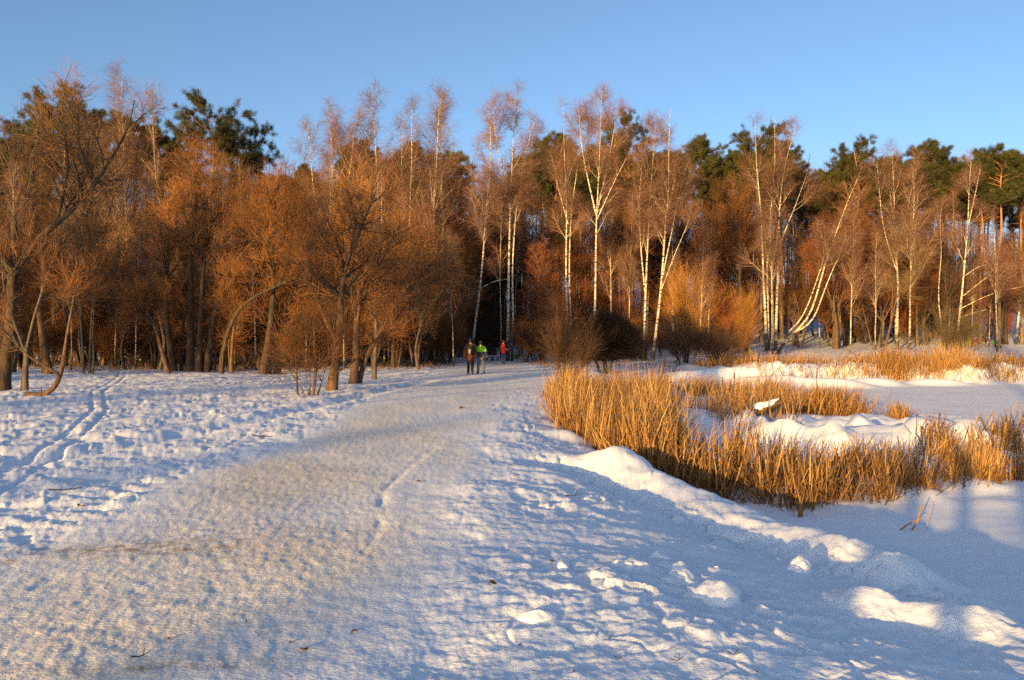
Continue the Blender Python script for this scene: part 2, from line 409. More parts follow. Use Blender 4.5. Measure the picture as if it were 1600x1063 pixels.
def build_ground():
    rs = [0.5]
    while rs[-1] < 3000:
        r = rs[-1]
        if r < 3: d = 0.04
        elif r < 75: d = min(max(r * r / 1250.0, 0.010), 0.42)
        else: d = 0.42 * (r / 75.0) ** 1.9
        rs.append(r + d)
    rs = np.array(rs)
    fr = np.linspace(-0.66, 0.66, 830)
    side = 0.66 + (np.linspace(0, 1, 60)[1:] ** 1.7) * (math.pi - 0.66)
    th = np.concatenate([-side[::-1], fr, side])            # closes on itself at pi
    nr, na = len(rs), len(th)
    X = (rs[:, None] * np.sin(th)[None, :]).ravel()
    Y = (rs[:, None] * np.cos(th)[None, :]).ravel()
    Z = ground_smooth(X, Y)
    R = np.hypot(X, Y)
    pm = pond_mask(X, Y)
    near = (R < 70)
    x = X[near]; y = Y[near]
    pmn = pm[near]
    u = np.abs(x - pathx(y) + 0.35 * fbm(x * 0.6, y * 0.35, 4, 3)) / pathw(y)
    onpath = 1 - sstep(0.55, 1.25, u)
    land = 1 - pmn
    fresh_ridge = np.exp(-(dist_poly(x, y, RIDGE)[0] / 0.55) ** 2)
    # trodden snow: lumps, foot dents, clods
    dz = np.zeros(x.shape)
    left = sstep(0.9, 1.3, u)
    lum = fbm(x * 2.4, y * 2.4, 5, 11, 0.55)
    f1, f2, rv = worley(x * 2.3 + 0.4 * perlin(x * 3, y * 3, 8), y * 2.3 + 0.4 * perlin(x * 3 + 9, y * 3, 9), 21)
    dents = -np.clip(0.42 - f1, 0, 1) * (rv > 0.35)
    amp = (0.5 + 0.5 * sstep(-0.35, 0.45, fbm(x * 0.35, y * 0.35, 2, 77)))
    calm = 1 - 0.72 * sstep(-1.2, -0.4, x) * sstep(14, 9, y)
    dz += calm * left * land * (1 - 0.75 * fresh_ridge) * amp * (0.022 * lum + 0.07 * dents)
    dz += left * land * (1 - fresh_ridge) * 0.009 * fbm(x * 8, y * 6, 3, 57, 0.6)
    dz += left * land * 0.035 * fbm(x * 0.8, y * 0.8, 3, 31)
    # the wide trodden way: fine, shallow dimples that follow the walking direction
    d1, d2, rv2 = worley(x * 4.2, y * 2.6, 33)
    dz += onpath * land * (0.0036 * fbm(x * 3.5, y * 2.2, 4, 51, 0.6) - 0.012 * np.clip(0.34 - d1, 0, 1) * (rv2 > 0.6) + 0.0045 * fbm(x * 13, y * 7, 3, 58) + 0.012 * fbm(x * 0.9, y * 0.6, 2, 59))
    dz += (1 - left) * (1 - onpath) * land * 0.010 * fbm(x * 4, y * 3, 4, 52, 0.6)
    # low shoulder and scraped groove along the right edge of the way
    GR = np.array([(-0.9, 4), (-1.15, 7), (-1.45, 9.5), (-1.35, 11.5), (-1.15, 14)])
    g, gt = dist_poly(x, y, GR)
    dz += -0.016 * (0.4 + perlin(x * 2, y * 2, 46)) * np.exp(-(g / 0.045) ** 2) * sstep(0.8, 1.6, gt) * (1 - sstep(3.4, 4, gt)) + 0.007 * np.exp(-((g - 0.14) / 0.12) ** 2) * sstep(0.8, 1.8, gt) * (x > np.interp(y, GR[:, 1], GR[:, 0]))
    # sled rut at left of the way, filled with blue shade
    RT = np.array([(-7.5, 9.5), (-6.2, 13.5), (-5.2, 18.5), (-4.6, 25), (-3.6, 36)])
    q, qt = dist_poly(x, y, RT)
    dz += -0.07 * np.exp(-(q / 0.34) ** 2) + 0.03 * np.exp(-((q - 0.62) / 0.25) ** 2)
    # clods thrown up at right of the way
    cl = np.exp(-(((x - 1.0) / 1.15) ** 2 + ((y - 5.6) / 1.25) ** 2) ** 1.5) + 0.75 * np.exp(-(((x - 0.75) / 0.8) ** 2 + ((y - 9.4) / 1.5) ** 2) ** 1.5)
    wx = x + 0.12 * perlin(x * 4, y * 4, 82); wy = y + 0.12 * perlin(x * 4 + 5, y * 4, 83)
    c1, c2, crv = worley(wx * 3.6, wy * 4.4, 84)
    plate = sstep(0.05, 0.20, c2 - c1) * np.clip(crv - 0.45, 0, 1) * 2.0
    dz += cl * (0.045 * plate + 0.03 * fbm(x * 5, y * 5, 3, 85))
    # clods and scrapes on the ridge
    dz += np.clip(fresh_ridge * 1.4, 0, 1) * (sstep(-0.1, 0.4, fbm(x * 1.1, y * 1.1, 2, 88)) * 0.03 * plate + 0.018 * fbm(x * 2.6, y * 2.6, 5, 90, 0.55))
    hp = np.exp(-(((x - 3.1) / 0.9) ** 2 + ((y - 5.6) / 0.9) ** 2))
    dz += hp * (0.018 * plate + 0.022 * fbm(x * 3, y * 3, 4, 98))
    TR = np.array([(0.6, 12.5), (1.3, 11.2), (2.2, 9.2), (2.9, 7.9), (4.2, 7.0), (6.5, 7.0)])
    d3, _ = dist_poly(x, y, TR)
    e1, e2, erv = worley(wx * 4.5 + 3, wy * 4.5, 97)
    clod2 = sstep(0.03, 0.2, e2 - e1) * np.clip(erv - 0.5, 0, 1) * 2
    dz += np.exp(-(d3 / 0.6) ** 2) * (0.05 * clod2 + 0.028 * fbm(x * 4.5, y * 4.5, 4, 86, 0.6) - 0.06 * np.clip(0.36 - worley(x * 3.2, y * 3.2, 87)[0], 0, 1))
    k1, k2, krv = worley(wx * 2.9 + 7, wy * 2.9, 89)
    clod = sstep(0.03, 0.16, k2 - k1) * np.clip(krv - 0.40, 0, 1) * 1.7
    rough = left * land * (1 - fresh_ridge) * sstep(-0.30, 0.30, fbm(x * 0.45, y * 0.45, 2, 78)) * (1 - 0.7 * np.exp(-(d3 / 0.6) ** 2)) * sstep(1.5, -0.5, x - 0.0 - 0.6 * sstep(12, 30, y) * 4)
    sk0, _ = dist_poly(x, y, SKI)
    dz += calm * rough * 0.025 * clod * sstep(0.3, 0.8, sk0)
    # ski track on the meadow
    s, st = dist_poly(x, y, SKI)
    dz += -0.026 * np.exp(-((s - 0.16) / 0.05) ** 2) + 0.0 * np.exp(-((s - 0.42) / 0.12) ** 2)
    # trails of boot prints
    rp = np.random.default_rng(5)
    trails = [((-9, 8), (-5.0, 30)), ((-5.2, 7), (-9.5, 26)), ((-6.5, 9), (-16, 30)), ((-4.6, 10), (-4.4, 34)), ((0.6, 10), (0.4, 26)), ((0.2, 12), (-0.1, 28)), ((-4.6, 6.6), (-7.5, 12)), ((1.2, 10.5), (3.2, 7.2)), ((1.6, 10.0), (4.6, 6.9)), ((-8, 14), (-14, 36)), ((-5.5, 12), (-7.5, 34)), ((-10, 12), (-8, 34))]
    for (ax, ay), (bx, by) in trails:
        L = math.hypot(bx - ax, by - ay); ux, uy = (bx - ax) / L, (by - ay) / L
        sub = np.nonzero((np.abs((x - ax) * uy - (y - ay) * ux) < 1.0) & (y > min(ay, by) - 1) & (y < max(ay, by) + 1))[0]
        if not len(sub): continue
        sx_, sy_ = x[sub], y[sub]; add = np.zeros(len(sub))
        k_ = 0; pos = 0.0
        while pos < L:
            o_ = (0.11 if k_ % 2 else -0.11) + rp.normal(0, 0.04) + 0.3 * math.sin(pos * 0.5 + ax)
            cx_, cy_ = ax + ux * pos + uy * o_, ay + uy * pos - ux * o_
            nn = np.nonzero((np.abs(sx_ - cx_) < 0.4) & (np.abs(sy_ - cy_) < 0.4))[0]
            if len(nn):
                a_ = (sx_[nn] - cx_) * ux + (sy_[nn] - cy_) * uy; b_ = (sx_[nn] - cx_) * uy - (sy_[nn] - cy_) * ux
                q_ = np.sqrt((a_ / 0.155) ** 2 + (b_ / (0.058 - 0.012 * (a_ < -0.03))) ** 2)
                dep = rp.uniform(0.012, 0.034) * (0.42 if (-4 < ax < 0 and ay < 5.5) else 1.0)
                add[nn] += -dep * sstep(1.25, 0.8, q_) + dep * 0.22 * np.exp(-((q_ - 1.45) / 0.25) ** 2)
            pos += rp.uniform(0.6, 0.8); k_ += 1
        dz[sub] += add * (1 - 0.8 * pmn[sub])
    # wind ripples on the ice cover
    dz += pmn * (0.006 * fbm(x * 1.4, y * 4.5, 3, 95) + 0.012 * fbm(x * 0.4, y * 0.4, 2, 96))
    fade = 1 - sstep(50, 70, R[near])
    Z[near] += dz * fade
    verts = np.stack([X, Y, Z], 1)
    i = np.arange(nr - 1)[:, None]; j = np.arange(na - 1)[None, :]
    a = i * na + j
    quads = np.stack([a, a + na, a + na + 1, a + 1], -1).reshape(-1, 4)
    # centre cap
    cverts = np.array([[0, 0, ground_smooth(np.array([0.0]), np.array([0.0]))[0]]])
    verts = np.concatenate([verts, cverts])
    jj = np.arange(na - 1)
    tri = np.stack([np.full(na - 1, nr * na), jj, jj + 1], 1)
    me = mesh_np('snow_ground', verts, [quads, tri], M['snow_ground'])
    # colour masks of the dirt and litter (fixed to the ground)
    pa = np.zeros(len(verts), np.float32); sa = np.zeros(len(verts), np.float32); li = np.zeros(len(verts), np.float32)
    idx = np.nonzero(near)[0]
    pa[idx] = np.clip(onpath * land * (0.75 + 0.5 * fbm(x * 0.5, y * 0.3, 2, 44)), 0, 1) * (1 - 0.55 * sstep(16, 30, y))
    def blob(cx, cy, rx, ry, rot=0.0):
        c, sn = math.cos(rot), math.sin(rot)
        uu = ((x - cx) * c + (y - cy) * sn) / rx; vv = (-(x - cx) * sn + (y - cy) * c) / ry
        return np.exp(-(uu * uu + vv * vv))
    sand = 1.5 * blob(-3.2, 6.75, 0.75, 0.20, 0.12) + 0.8 * blob(-3.95, 6.35, 0.3, 0.12) + 0.9 * blob(-1.75, 4.32, 0.6, 0.10, 0.1) + 0.45 * blob(-2.3, 7.0, 1.0, 0.8) + 0.4 * blob(-2.6, 10, 1.0, 2.5)
    sa[idx] = np.clip(sand, 0, 1)
    edge = sstep(47, 56, Y + 0.05 * X) * (1 - pm)
    inpath = 1 - sstep(0.8, 1.5, np.abs(X - pathx(Y)) / pathw(Y))
    li[:len(X)] = np.clip(edge * (1 - 0.75 * inpath) * (1 - 0.8 * sstep(30, 45, X) * (1 - sstep(85, 100, Y))), 0, 1) * 0.75
    for nm, arr in (('path', pa), ('sand', sa), ('litter', li)):
        at = me.attributes.new(nm, 'FLOAT', 'POINT'); at.data.foreach_set('value', arr)
    o = link('snow_ground', me)
    tag(o, 'trodden snow of meadow, path and frozen pond', None, kind='structure')
build_ground()

# ------------------------------------------------------------------ tree growing
class Rng:
    def __init__(s, seed): s.r = np.random.default_rng(seed)
    def u(s, a, b, n=None): return s.r.uniform(a, b, n)
    def n(s, a, b, n=None): return s.r.normal(a, b, n)

def walk(S, D, L, nseg, wob, up, rng):
    n = len(S)
    P = np.empty((n, nseg + 1, 3)); P[:, 0] = S
    D = norm(D.copy())
    for k in range(nseg):
        D = D + rng.n(0, wob, (n, 3))
        D[:, 2] += up
        D = norm(D)
        P[:, k + 1] = P[:, k] + D * (L / nseg)[:, None]
    return P

def at_t(P, R, idx, t):
    k = P.shape[1] - 1
    f = t * k
    i = np.minimum(f.astype(int), k - 1); w = (f - i)[:, None]
    a = P[idx, i]; b = P[idx, i + 1]
    pos = a * (1 - w) + b * w
    tan = norm(b - a)
    r = R[idx, i] * (1 - w[:, 0]) + R[idx, i + 1] * w[:, 0]
    return pos, tan, r

def spawn(P, R, n, t0, t1, ang, lenf, nseg, rr, rmax, rtip, wob, up, rng, tpow=1.0, bias=None):
    seglen = np.linalg.norm(np.diff(P, axis=1), axis=2).sum(1)
    w = seglen / seglen.sum()
    idx = rng.r.choice(len(P), n, p=w)
    t = t0 + (t1 - t0) * rng.u(0, 1, n) ** tpow
    pos, T, r = at_t(P, R, idx, t)
    ref = np.where(np.abs(T[:, 2:3]) > 0.9, np.array([[1.0, 0, 0]]), np.array([[0, 0, 1.0]]))
    U = norm(np.cross(T, ref)); V = np.cross(T, U)
    a = np.radians(rng.n(ang[0], ang[1], n)); p = rng.u(0, 2 * math.pi, n)
    D = T * np.cos(a)[:, None] + (U * np.cos(p)[:, None] + V * np.sin(p)[:, None]) * np.sin(a)[:, None]
    if bias is not None: D = D + np.array(bias)[None, :]
    L = lenf(t, seglen[idx]) * rng.u(0.7, 1.25, n)
    P2 = walk(pos, D, L, nseg, wob, up, rng)
    r0 = np.minimum(r * rr, rmax)
    R2 = np.linspace(1, 0, nseg + 1)[None, :] * (r0 - np.minimum(rtip, r0))[:, None] + np.minimum(rtip, r0)[:, None]
    return P2, R2

def stem(pts, r0, r1, nseg=16, jit=0.0, rng=None, flare=1.35):
    """smooth polyline through pts with tapering radius"""
    pts = np.array(pts, float)
    d = np.concatenate([[0], np.cumsum(np.linalg.norm(np.diff(pts, axis=0), axis=1))])
    t = np.linspace(0, d[-1], nseg + 1)
    # Catmull-like smoothing: linear interpolation followed by relaxation
    P = np.stack([np.interp(t, d, pts[:, k]) for k in range(3)], 1)
    for _ in range(2):
        P[1:-1] = 0.25 * P[:-2] + 0.5 * P[1:-1] + 0.25 * P[2:]
    if jit and rng is not None:
        P[1:, :2] += np.cumsum(rng.n(0, jit, (nseg, 2)), axis=0) * 0.6
    s = t / d[-1]
    R = r0 + (r1 - r0) * s ** 0.85
    R = R * (1 + (flare - 1) * np.exp(-s * 22))
    return P[None], R[None]

def plant(stems, sp, seed, sides=9):
    """stems: list of (P,R); sp: species dict. returns (list of trunk geos, crown geo)"""
    rng = Rng(seed)
    tr = []
    for (P, R) in stems:
        g = Geo(); g.add(*tubes(P, R, sides)); tr.append(g)
    cr = Geo()
    k = min(s[0].shape[1] for s in stems)
    def resample(P, R):
        t = np.linspace(0, P.shape[1] - 1, k); i = np.minimum(t.astype(int), P.shape[1] - 2); w = (t - i)
        return P[:, i] * (1 - w)[None, :, None] + P[:, i + 1] * w[None, :, None], R[:, i] * (1 - w) + R[:, i + 1] * w
    SS = [resample(*s) for s in stems]
    SP = np.concatenate([s[0] for s in SS]); SR = np.concatenate([s[1] for s in SS])
    lv = [(SP, SR)]
    last = len(sp['levels']) - 1
    for li, L in enumerate(sp['levels']):
        par = lv[L.get('parent', li)] if not isinstance(L.get('parent'), tuple) else None
        if par is None:
            raise ValueError
        P2, R2 = spawn(par[0], par[1], L['n'], L['t'][0], L['t'][1], L['ang'], L['len'], L['seg'], L['rr'], L['rmax'], L['rtip'], L['wob'], L['up'], rng, L.get('tpow', 1.0), L.get('bias'))
        lv.append((P2, R2))
        cr.add(*tubes(P2, R2, L['sides']), L['mi'])
    return tr, cr, lv

H = {}
PARENT_OFF = 0.0
def register(name, trunks, crown, bark, crown_mats, extra=()):
    parts = [('trunk', g.mesh(name + '_trunk', bark)) for g in trunks]
    parts.append(('crown', crown.mesh(name + '_crown', crown_mats)))
    parts += list(extra)
    H[name] = parts

def birch_species(h, dens=1.0, limb_n=46, t0=0.32):
    return dict(levels=[
        dict(n=int(limb_n), t=(t0, 0.995), ang=(34, 9), len=lambda t, L: 1.0 + (1 - t) * h * 0.27, seg=7, rr=0.55, rmax=0.07, rtip=0.008, wob=0.07, up=0.07, sides=5, mi=0, tpow=0.8),
        dict(n=int(380 * dens), t=(0.2, 0.98), ang=(38, 12), len=lambda t, L: 0.5 + 0.36 * L * (1.15 - t), seg=4, rr=0.6, rmax=0.022, rtip=0.005, wob=0.12, up=0.03, sides=3, mi=0),
        dict(n=int(4300 * dens), t=(0.15, 1.0), ang=(45, 15), len=lambda t, L: 0.45 + 0.25 * L, seg=3, rr=0.7, rmax=0.006, rtip=0.003, wob=0.16, up=-0.22, sides=3, mi=1, parent=2),
        dict(n=int(2000 * dens), t=(0.25, 1.0), ang=(45, 15), len=lambda t, L: 0.5 + 0.12 * L, seg=3, rr=0.7, rmax=0.006, rtip=0.003, wob=0.16, up=-0.16, sides=3, mi=1, parent=1),
    ])
BM = [M['birch_limb'], M['birch_twig']]

def make_birch(name, seed, h=20.0, kind='single', dens=1.0):
    rng = Rng(seed)
    st = []
    def wav(x0, y0, dx, dy, top, bend=0.35):
        pts = [(x0, y0, -0.3)]
        for q in (0.15, 0.3, 0.45, 0.6, 0.75, 0.9, 1.0):
            pts.append((x0 + dx * q + rng.n(0, bend * 0.3), y0 + dy * q + rng.n(0, bend * 0.3), top * q))
        return pts
    if kind == 'single':
        st.append(stem(wav(0, 0, rng.n(0, .5), rng.n(0, .5), h), 0.135, 0.012, 18))
    elif kind == 'fork':
        main = wav(0, 0, rng.n(0, .4), rng.n(0, .4), h)
        st.append(stem(main, 0.15, 0.012, 18))
        P, R = st[0]
        for (q, ax, ay, hh) in ((0.42, -1.9, 0.5, 0.93), (0.50, 1.8, -0.4, 0.97), (0.56, 0.6, 1.6, 0.9)):
            i = int(q * 18); b = P[0, i]
            st.append(stem([b, b + np.array([ax * .45, ay * .45, h * 0.12]), b + np.array([ax * .8, ay * .8, h * 0.26]), np.array([b[0] + ax * 1.05, b[1] + ay * 1.05, h * hh])], R[0, i] * 0.7, 0.012, 14, flare=1.1))
    elif kind == 'twin':
        st.append(stem(wav(-0.12, 0, -0.3, 0.1, h), 0.13, 0.012, 18))
        st.append(stem(wav(0.18, 0.1, 0.7, -0.2, h * 0.95), 0.115, 0.012, 18))
    elif kind == 'triple':
        st.append(stem(wav(-0.25, 0, -1.1, 0.3, h * 0.96), 0.145, 0.012, 18))
        st.append(stem(wav(0.05, 0.2, 0.2, 0.5, h), 0.14, 0.012, 18))
        st.append(stem(wav(0.42, -0.1, 1.3, -0.4, h * 0.93), 0.145, 0.012, 18))
    tr, cr, lv = plant(st, birch_species(h, dens), seed)
    register(name, tr, cr, M['birch'], BM)

make_birch('birch_a', 11, kind='single', dens=0.9)
make_birch('birch_b', 12, kind='fork', dens=1.25)
make_birch('birch_c', 13, kind='twin', dens=1.1)
make_birch('birch_d', 14, kind='triple', dens=1.5)
make_birch('birch_e', 15, kind='single', dens=1.0)

def dense_species(h, n=5200, tw=0.8, gap=0.0, up=0.09, r=0.0070, t0=0.22):
    return dict(levels=[
        dict(n=30, t=(t0, 0.98), ang=(33, 9), len=lambda t, L: h * 0.10 + (1 - t) * h * 0.42, seg=7, rr=0.6, rmax=0.085, rtip=0.012, wob=0.09, up=up, sides=5, mi=0),
        dict(n=230, t=(0.15, 0.98), ang=(34, 12), len=lambda t, L: 0.5 + 0.40 * L * (1.15 - t), seg=5, rr=0.65, rmax=0.036, rtip=0.010, wob=0.13, up=up * 0.7, sides=4, mi=0),
        dict(n=1000, t=(0.1, 0.98), ang=(36, 13), len=lambda t, L: 0.35 + 0.42 * L * (1.15 - t), seg=4, rr=0.65, rmax=0.017, rtip=0.006, wob=0.13, up=up * 0.5, sides=3, mi=1),
        dict(n=int(n), t=(0.15, 1.0), ang=(40, 14), len=lambda t, L: tw * (0.3 + 0.4 * L), seg=2, rr=0.8, rmax=r, rtip=0.0035, wob=0.14, up=up * 0.5, sides=3, mi=1),
    ])

def make_dense(name, seed, h, bark, limb, twig, nst=1, spread=1.0, **kw):
    rng = Rng(seed)
    st = []
    for i in range(nst):
        a = i / nst * 2 * math.pi + rng.u(0, 1)
        lean = (0.02 if nst == 1 else 0.13) * h * spread
        dx, dy = math.cos(a) * lean, math.sin(a) * lean
        b0 = 0.0 if nst == 1 else 0.16
        pts = [(math.cos(a) * b0, math.sin(a) * b0, -0.25)]
        for q in (0.2, 0.4, 0.6, 0.8, 1.0):
            pts.append((math.cos(a) * b0 + dx * q + rng.n(0, 0.02 * h), math.sin(a) * b0 + dy * q + rng.n(0, 0.02 * h), h * q * (0.9 if nst > 1 else 0.92)))
        st.append(stem(pts, (0.013 if nst > 1 else 0.017) * h, 0.012, 14))
    tr, cr, lv = plant(st, dense_species(h, **kw), seed)
    register(name, tr, cr, bark, [limb, twig])

make_dense('linden_a', 21, 14.0, M['grey_bark'], M['brown_bark'], M['twig_red'], 1, n=4300)
make_dense('linden_b', 22, 14.0, M['brown_bark'], M['brown_bark'], M['twig_red'], 3, n=4300)
make_dense('brush_a', 23, 10.0, M['brown_bark'], M['brown_bark'], M['twig_brown'], 2, spread=1.3, n=4300)
make_dense('brush_b', 24, 12.0, M['grey_bark'], M['grey_bark'], M['twig_grey'], 1, n=4300)
make_dense('brush_c', 25, 8.0, M['dark_bark'], M['brown_bark'], M['twig_brown'], 3, spread=1.5, n=4300)
make_dense('bare_a', 26, 18.0, M['grey_bark'], M['grey_bark'], M['twig_grey'], 1, n=4500, up=0.09)
make_dense('golden_a', 27, 10.5, M['dark_bark'], M['twig_gold'], M['twig_gold'], 2, spread=1.4, n=7500, up=-0.05, tw=1.3)

def shrub_species(h, n1=34, n2=420, n3=2600, ang=(26, 12), up=0.05, r=0.007, tw=1.0):
    return dict(levels=[
        dict(n=n1, t=(0.05, 0.9), ang=ang, len=lambda t, L: h * 0.45 * (1.2 - t), seg=5, rr=0.7, rmax=0.022, rtip=0.006, wob=0.10, up=up, sides=4, mi=0),
        dict(n=n2, t=(0.1, 0.98), ang=(30, 12), len=lambda t, L: 0.25 + 0.42 * L, seg=4, rr=0.7, rmax=0.012, rtip=0.005, wob=0.11, up=up, sides=3, mi=1),
        dict(n=n3, t=(0.1, 1.0), ang=(32, 12), len=lambda t, L: tw * (0.2 + 0.4 * L), seg=2, rr=0.8, rmax=r, rtip=0.003, wob=0.12, up=up, sides=3, mi=1),
    ])

def make_shrub(name, seed, h, bark, twig, nst=9, fan=0.42, **kw):
    rng = Rng(seed); st = []
    for i in range(nst):
        a = rng.u(0, 2 * math.pi); l = h * fan * rng.u(0.3, 1.1); hh = h * rng.u(0.65, 1.0)
        b = rng.u(0.02, 0.18)
        st.append(stem([(math.cos(a) * b, math.sin(a) * b, -0.15), (math.cos(a) * (b + l * .25), math.sin(a) * (b + l * .25), hh * .35), (math.cos(a) * (b + l * .6), math.sin(a) * (b + l * .6), hh * .7), (math.cos(a) * (b + l), math.sin(a) * (b + l), hh)], rng.u(0.015, 0.03) * (h / 3.0) ** 0.5, 0.006, 8))
    tr, cr, lv = plant(st, shrub_species(h, **kw), seed, sides=5)
    g = Geo()
    for t in tr: g.add(t.v[0], t.f[0])
    register(name, [g], cr, bark, [bark, twig])

make_shrub('thicket_a', 31, 3.4, M['brown_bark'], M['twig_brown'])
make_shrub('thicket_b', 32, 3.0, M['dark_bark'], M['twig_dark'], nst=12, fan=0.6)
make_shrub('thicket_c', 33, 4.5, M['brown_bark'], M['twig_red'], nst=8, n3=3400)
make_shrub('thicket_olive', 34, 4.0, M['brown_bark'], M['twig_olive'], nst=12, fan=0.75, n3=3400)
make_shrub('gold_bush', 35, 8.0, M['brown_bark'], M['twig_gold'], nst=22, fan=0.26, n1=120, n2=900, n3=2300, tw=1.3, r=0.0065, ang=(21, 10), up=0.08)
make_shrub('sapling_bush', 36, 5.0, M['dark_bark'], M['twig_dark'], nst=7, fan=0.40, n1=36, n2=380, n3=2000)

def make_pine(name, seed, h=22.0, crown_t=0.60, spread=3.2, bare=False):
    rng = Rng(seed)
    pts = [(0, 0, -0.3)] + [(rng.n(0, 0.25) * q * 2, rng.n(0, 0.25) * q * 2, h * q) for q in (0.2, 0.4, 0.6, 0.8, 1.0)]
    P, R = stem(pts, 0.21, 0.04, 20)
    tr = Geo(); tr.add(*tubes(P, R, 9))
    cr = Geo()
    prof = lambda t: np.interp(t, [crown_t, crown_t + 0.12, 0.82, 0.94, 1.0], [0.55, 1.0, 0.95, 0.62, 0.25])
    B, BR = spawn(P, R, 44, crown_t, 0.995, (72, 12), lambda t, L: spread * prof(t), 6, 0.5, 0.07, 0.015, 0.12, 0.10, rng)
    cr.add(*tubes(B, BR, 5), 0)
    # dead snags under the crown
    D_, DR = spawn(P, R, 16, 0.28, crown_t, (85, 10), lambda t, L: 0.4 + 1.1 * t, 3, 0.3, 0.022, 0.006, 0.12, -0.03, rng)
    cr.add(*tubes(D_, DR, 3), 0)
    C, CR = spawn(B, BR, 330, 0.30, 1.0, (42, 15), lambda t, L: 0.35 + 0.28 * L, 3, 0.6, 0.025, 0.008, 0.15, 0.06, rng)
    cr.add(*tubes(C, CR, 3), 0)
    # needle tufts
    nt_ = 2500
    idx = rng.r.integers(0, len(C), nt_); t = rng.u(0.35, 1.0, nt_)
    pos, T, _ = at_t(C, CR, idx, t)
    per = 22
    pos = np.repeat(pos, per, 0); T = np.repeat(T, per, 0)
    n = len(pos)
    d = norm(T * 0.6 + rng.n(0, 0.75, (n, 3)) + np.array([0, 0, 0.35]))
    L = rng.u(0.18, 0.42, n)[:, None]
    s = norm(np.cross(d, rng.n(0, 1, (n, 3)))) * rng.u(0.011, 0.022, n)[:, None]
    p0 = pos + rng.n(0, 0.11, (n, 3))
    V = np.stack([p0 - s, p0 + s, p0 + d * L], 1).reshape(-1, 3)
    F = np.arange(3 * n).reshape(-1, 3)
    cr.add(V, F, 1)
    register(name, [tr], cr, M['pine'], [M['pine'], M['needle']])
make_pine('pine_a', 41, crown_t=0.62, spread=3.0)
make_pine('pine_b', 42, crown_t=0.70, spread=2.7)
make_pine('pine_c', 43, crown_t=0.50, spread=4.2)

# dense brown conifers/larch-like masses of the wood: tall, twiggy crowns down the stem
make_dense('wood_a', 51, 19.0, M['dark_bark'], M['dark_bark'], M['twig_dark'], 1, n=7000, t0=0.15)
make_dense('wood_b', 52, 18.0, M['dark_bark'], M['brown_bark'], M['twig_brown'], 1, n=7000, t0=0.2)

PROTO_H = dict(birch_a=20, birch_b=20, birch_c=20, birch_d=20, birch_e=20, linden_a=14, linden_b=14, brush_a=10, brush_b=12, brush_c=8, bare_a=18, golden_a=10.5,
               thicket_a=3.4, thicket_b=3.0, thicket_c=4.5, thicket_olive=4.0, gold_bush=8, sapling_bush=5, pine_a=22, pine_b=22, pine_c=22, wood_a=19, wood_b=18)
OBJ_NAME = {}
for k in PROTO_H:
    OBJ_NAME[k] = ('birch_tree' if k.startswith('birch') else 'pine_tree' if k.startswith('pine') else 'linden_tree' if k.startswith('linden') else 'willow_tree' if k.startswith(('brush', 'golden')) else 'shrub' if k.startswith(('thicket', 'gold_bush', 'sapling')) else 'bare_tree')

def put(parts, name, x, y, z, s, rot, label, cat, group=None, sxy=None):
    root = link(name, None, None, (x, y, z))
    root.empty_display_size = 0.3
    root.rotation_euler = (0, 0, rot)
    root.scale = (s * (sxy or 1), s * (sxy or 1), s)
    tag(root, label, cat, group)
    for pn, me in parts:
        link(pn, me, root)
    return root

def PX(px, d): return (px - 800.0) / FPX * d
def PZ(py, d): return CAM_Z - (py - 533.0) / FPX * d

def tree(kind, px, d, top, label, group=None, rot=None, sxy=None, cat=None, dz=0.0):
    x = PX(px, d)
    z = gz(x, d)
    h = PZ(top, d) - z
    s = h / (PROTO_H[kind] * (1.03 if kind.startswith(('birch', 'pine')) else 1.06))
    c = cat or ('shrub' if OBJ_NAME[kind] == 'shrub' else 'tree')
    return put(H[kind], OBJ_NAME[kind], x, d, z + dz, s, random.uniform(0, 6.28) if rot is None else rot, label, c, group, sxy)

# ------------------------------------------------------------------ trees with a shape of their own
def traced(name, d, stems_px, label, sp, bark, mats, seed, cat='tree', group=None, r_end=0.02, sides=9, sink=0.2):
    """stems_px: list of (points [(px, py, depth offset)], radius at foot, radius at end) - laid out at their real distance and size"""
    bx, by = stems_px[0][0][0][:2]
    x0 = PX(bx, d); z0 = gz(x0, d)
    off = PZ(by, d) - z0                     # lets the foot sit on the ground
    st = []
    for pts, r0, r1 in stems_px:
        w = []
        for i, p in enumerate(pts):
            dd = d + (p[2] if len(p) > 2 else 0)
            w.append((PX(p[0], d) - x0 , dd - d, PZ(p[1], d) - z0 - off))
        on_ground = abs(pts[0][1] - by) < 14 and pts is not None and w[0][2] < 0.6
        if on_ground: w[0] = (w[0][0], w[0][1], gz(x0 + w[0][0], d + w[0][1]) - z0 - sink)
        st.append(stem(w, r0 * (0.70 if name == 'birch_tree' else 0.85), r1, 16, flare=1.35 if on_ground else 1.0))
    tr, cr, lv = plant(st, sp, seed, sides)
    nm = name
    parts = [('trunk', g.mesh(nm + '_trunk', bark)) for g in tr]
    parts.append(('crown', cr.mesh(nm + '_crown', mats)))
    return put(parts, name, x0, d, z0, 1.0, 0.0, label, cat, group)

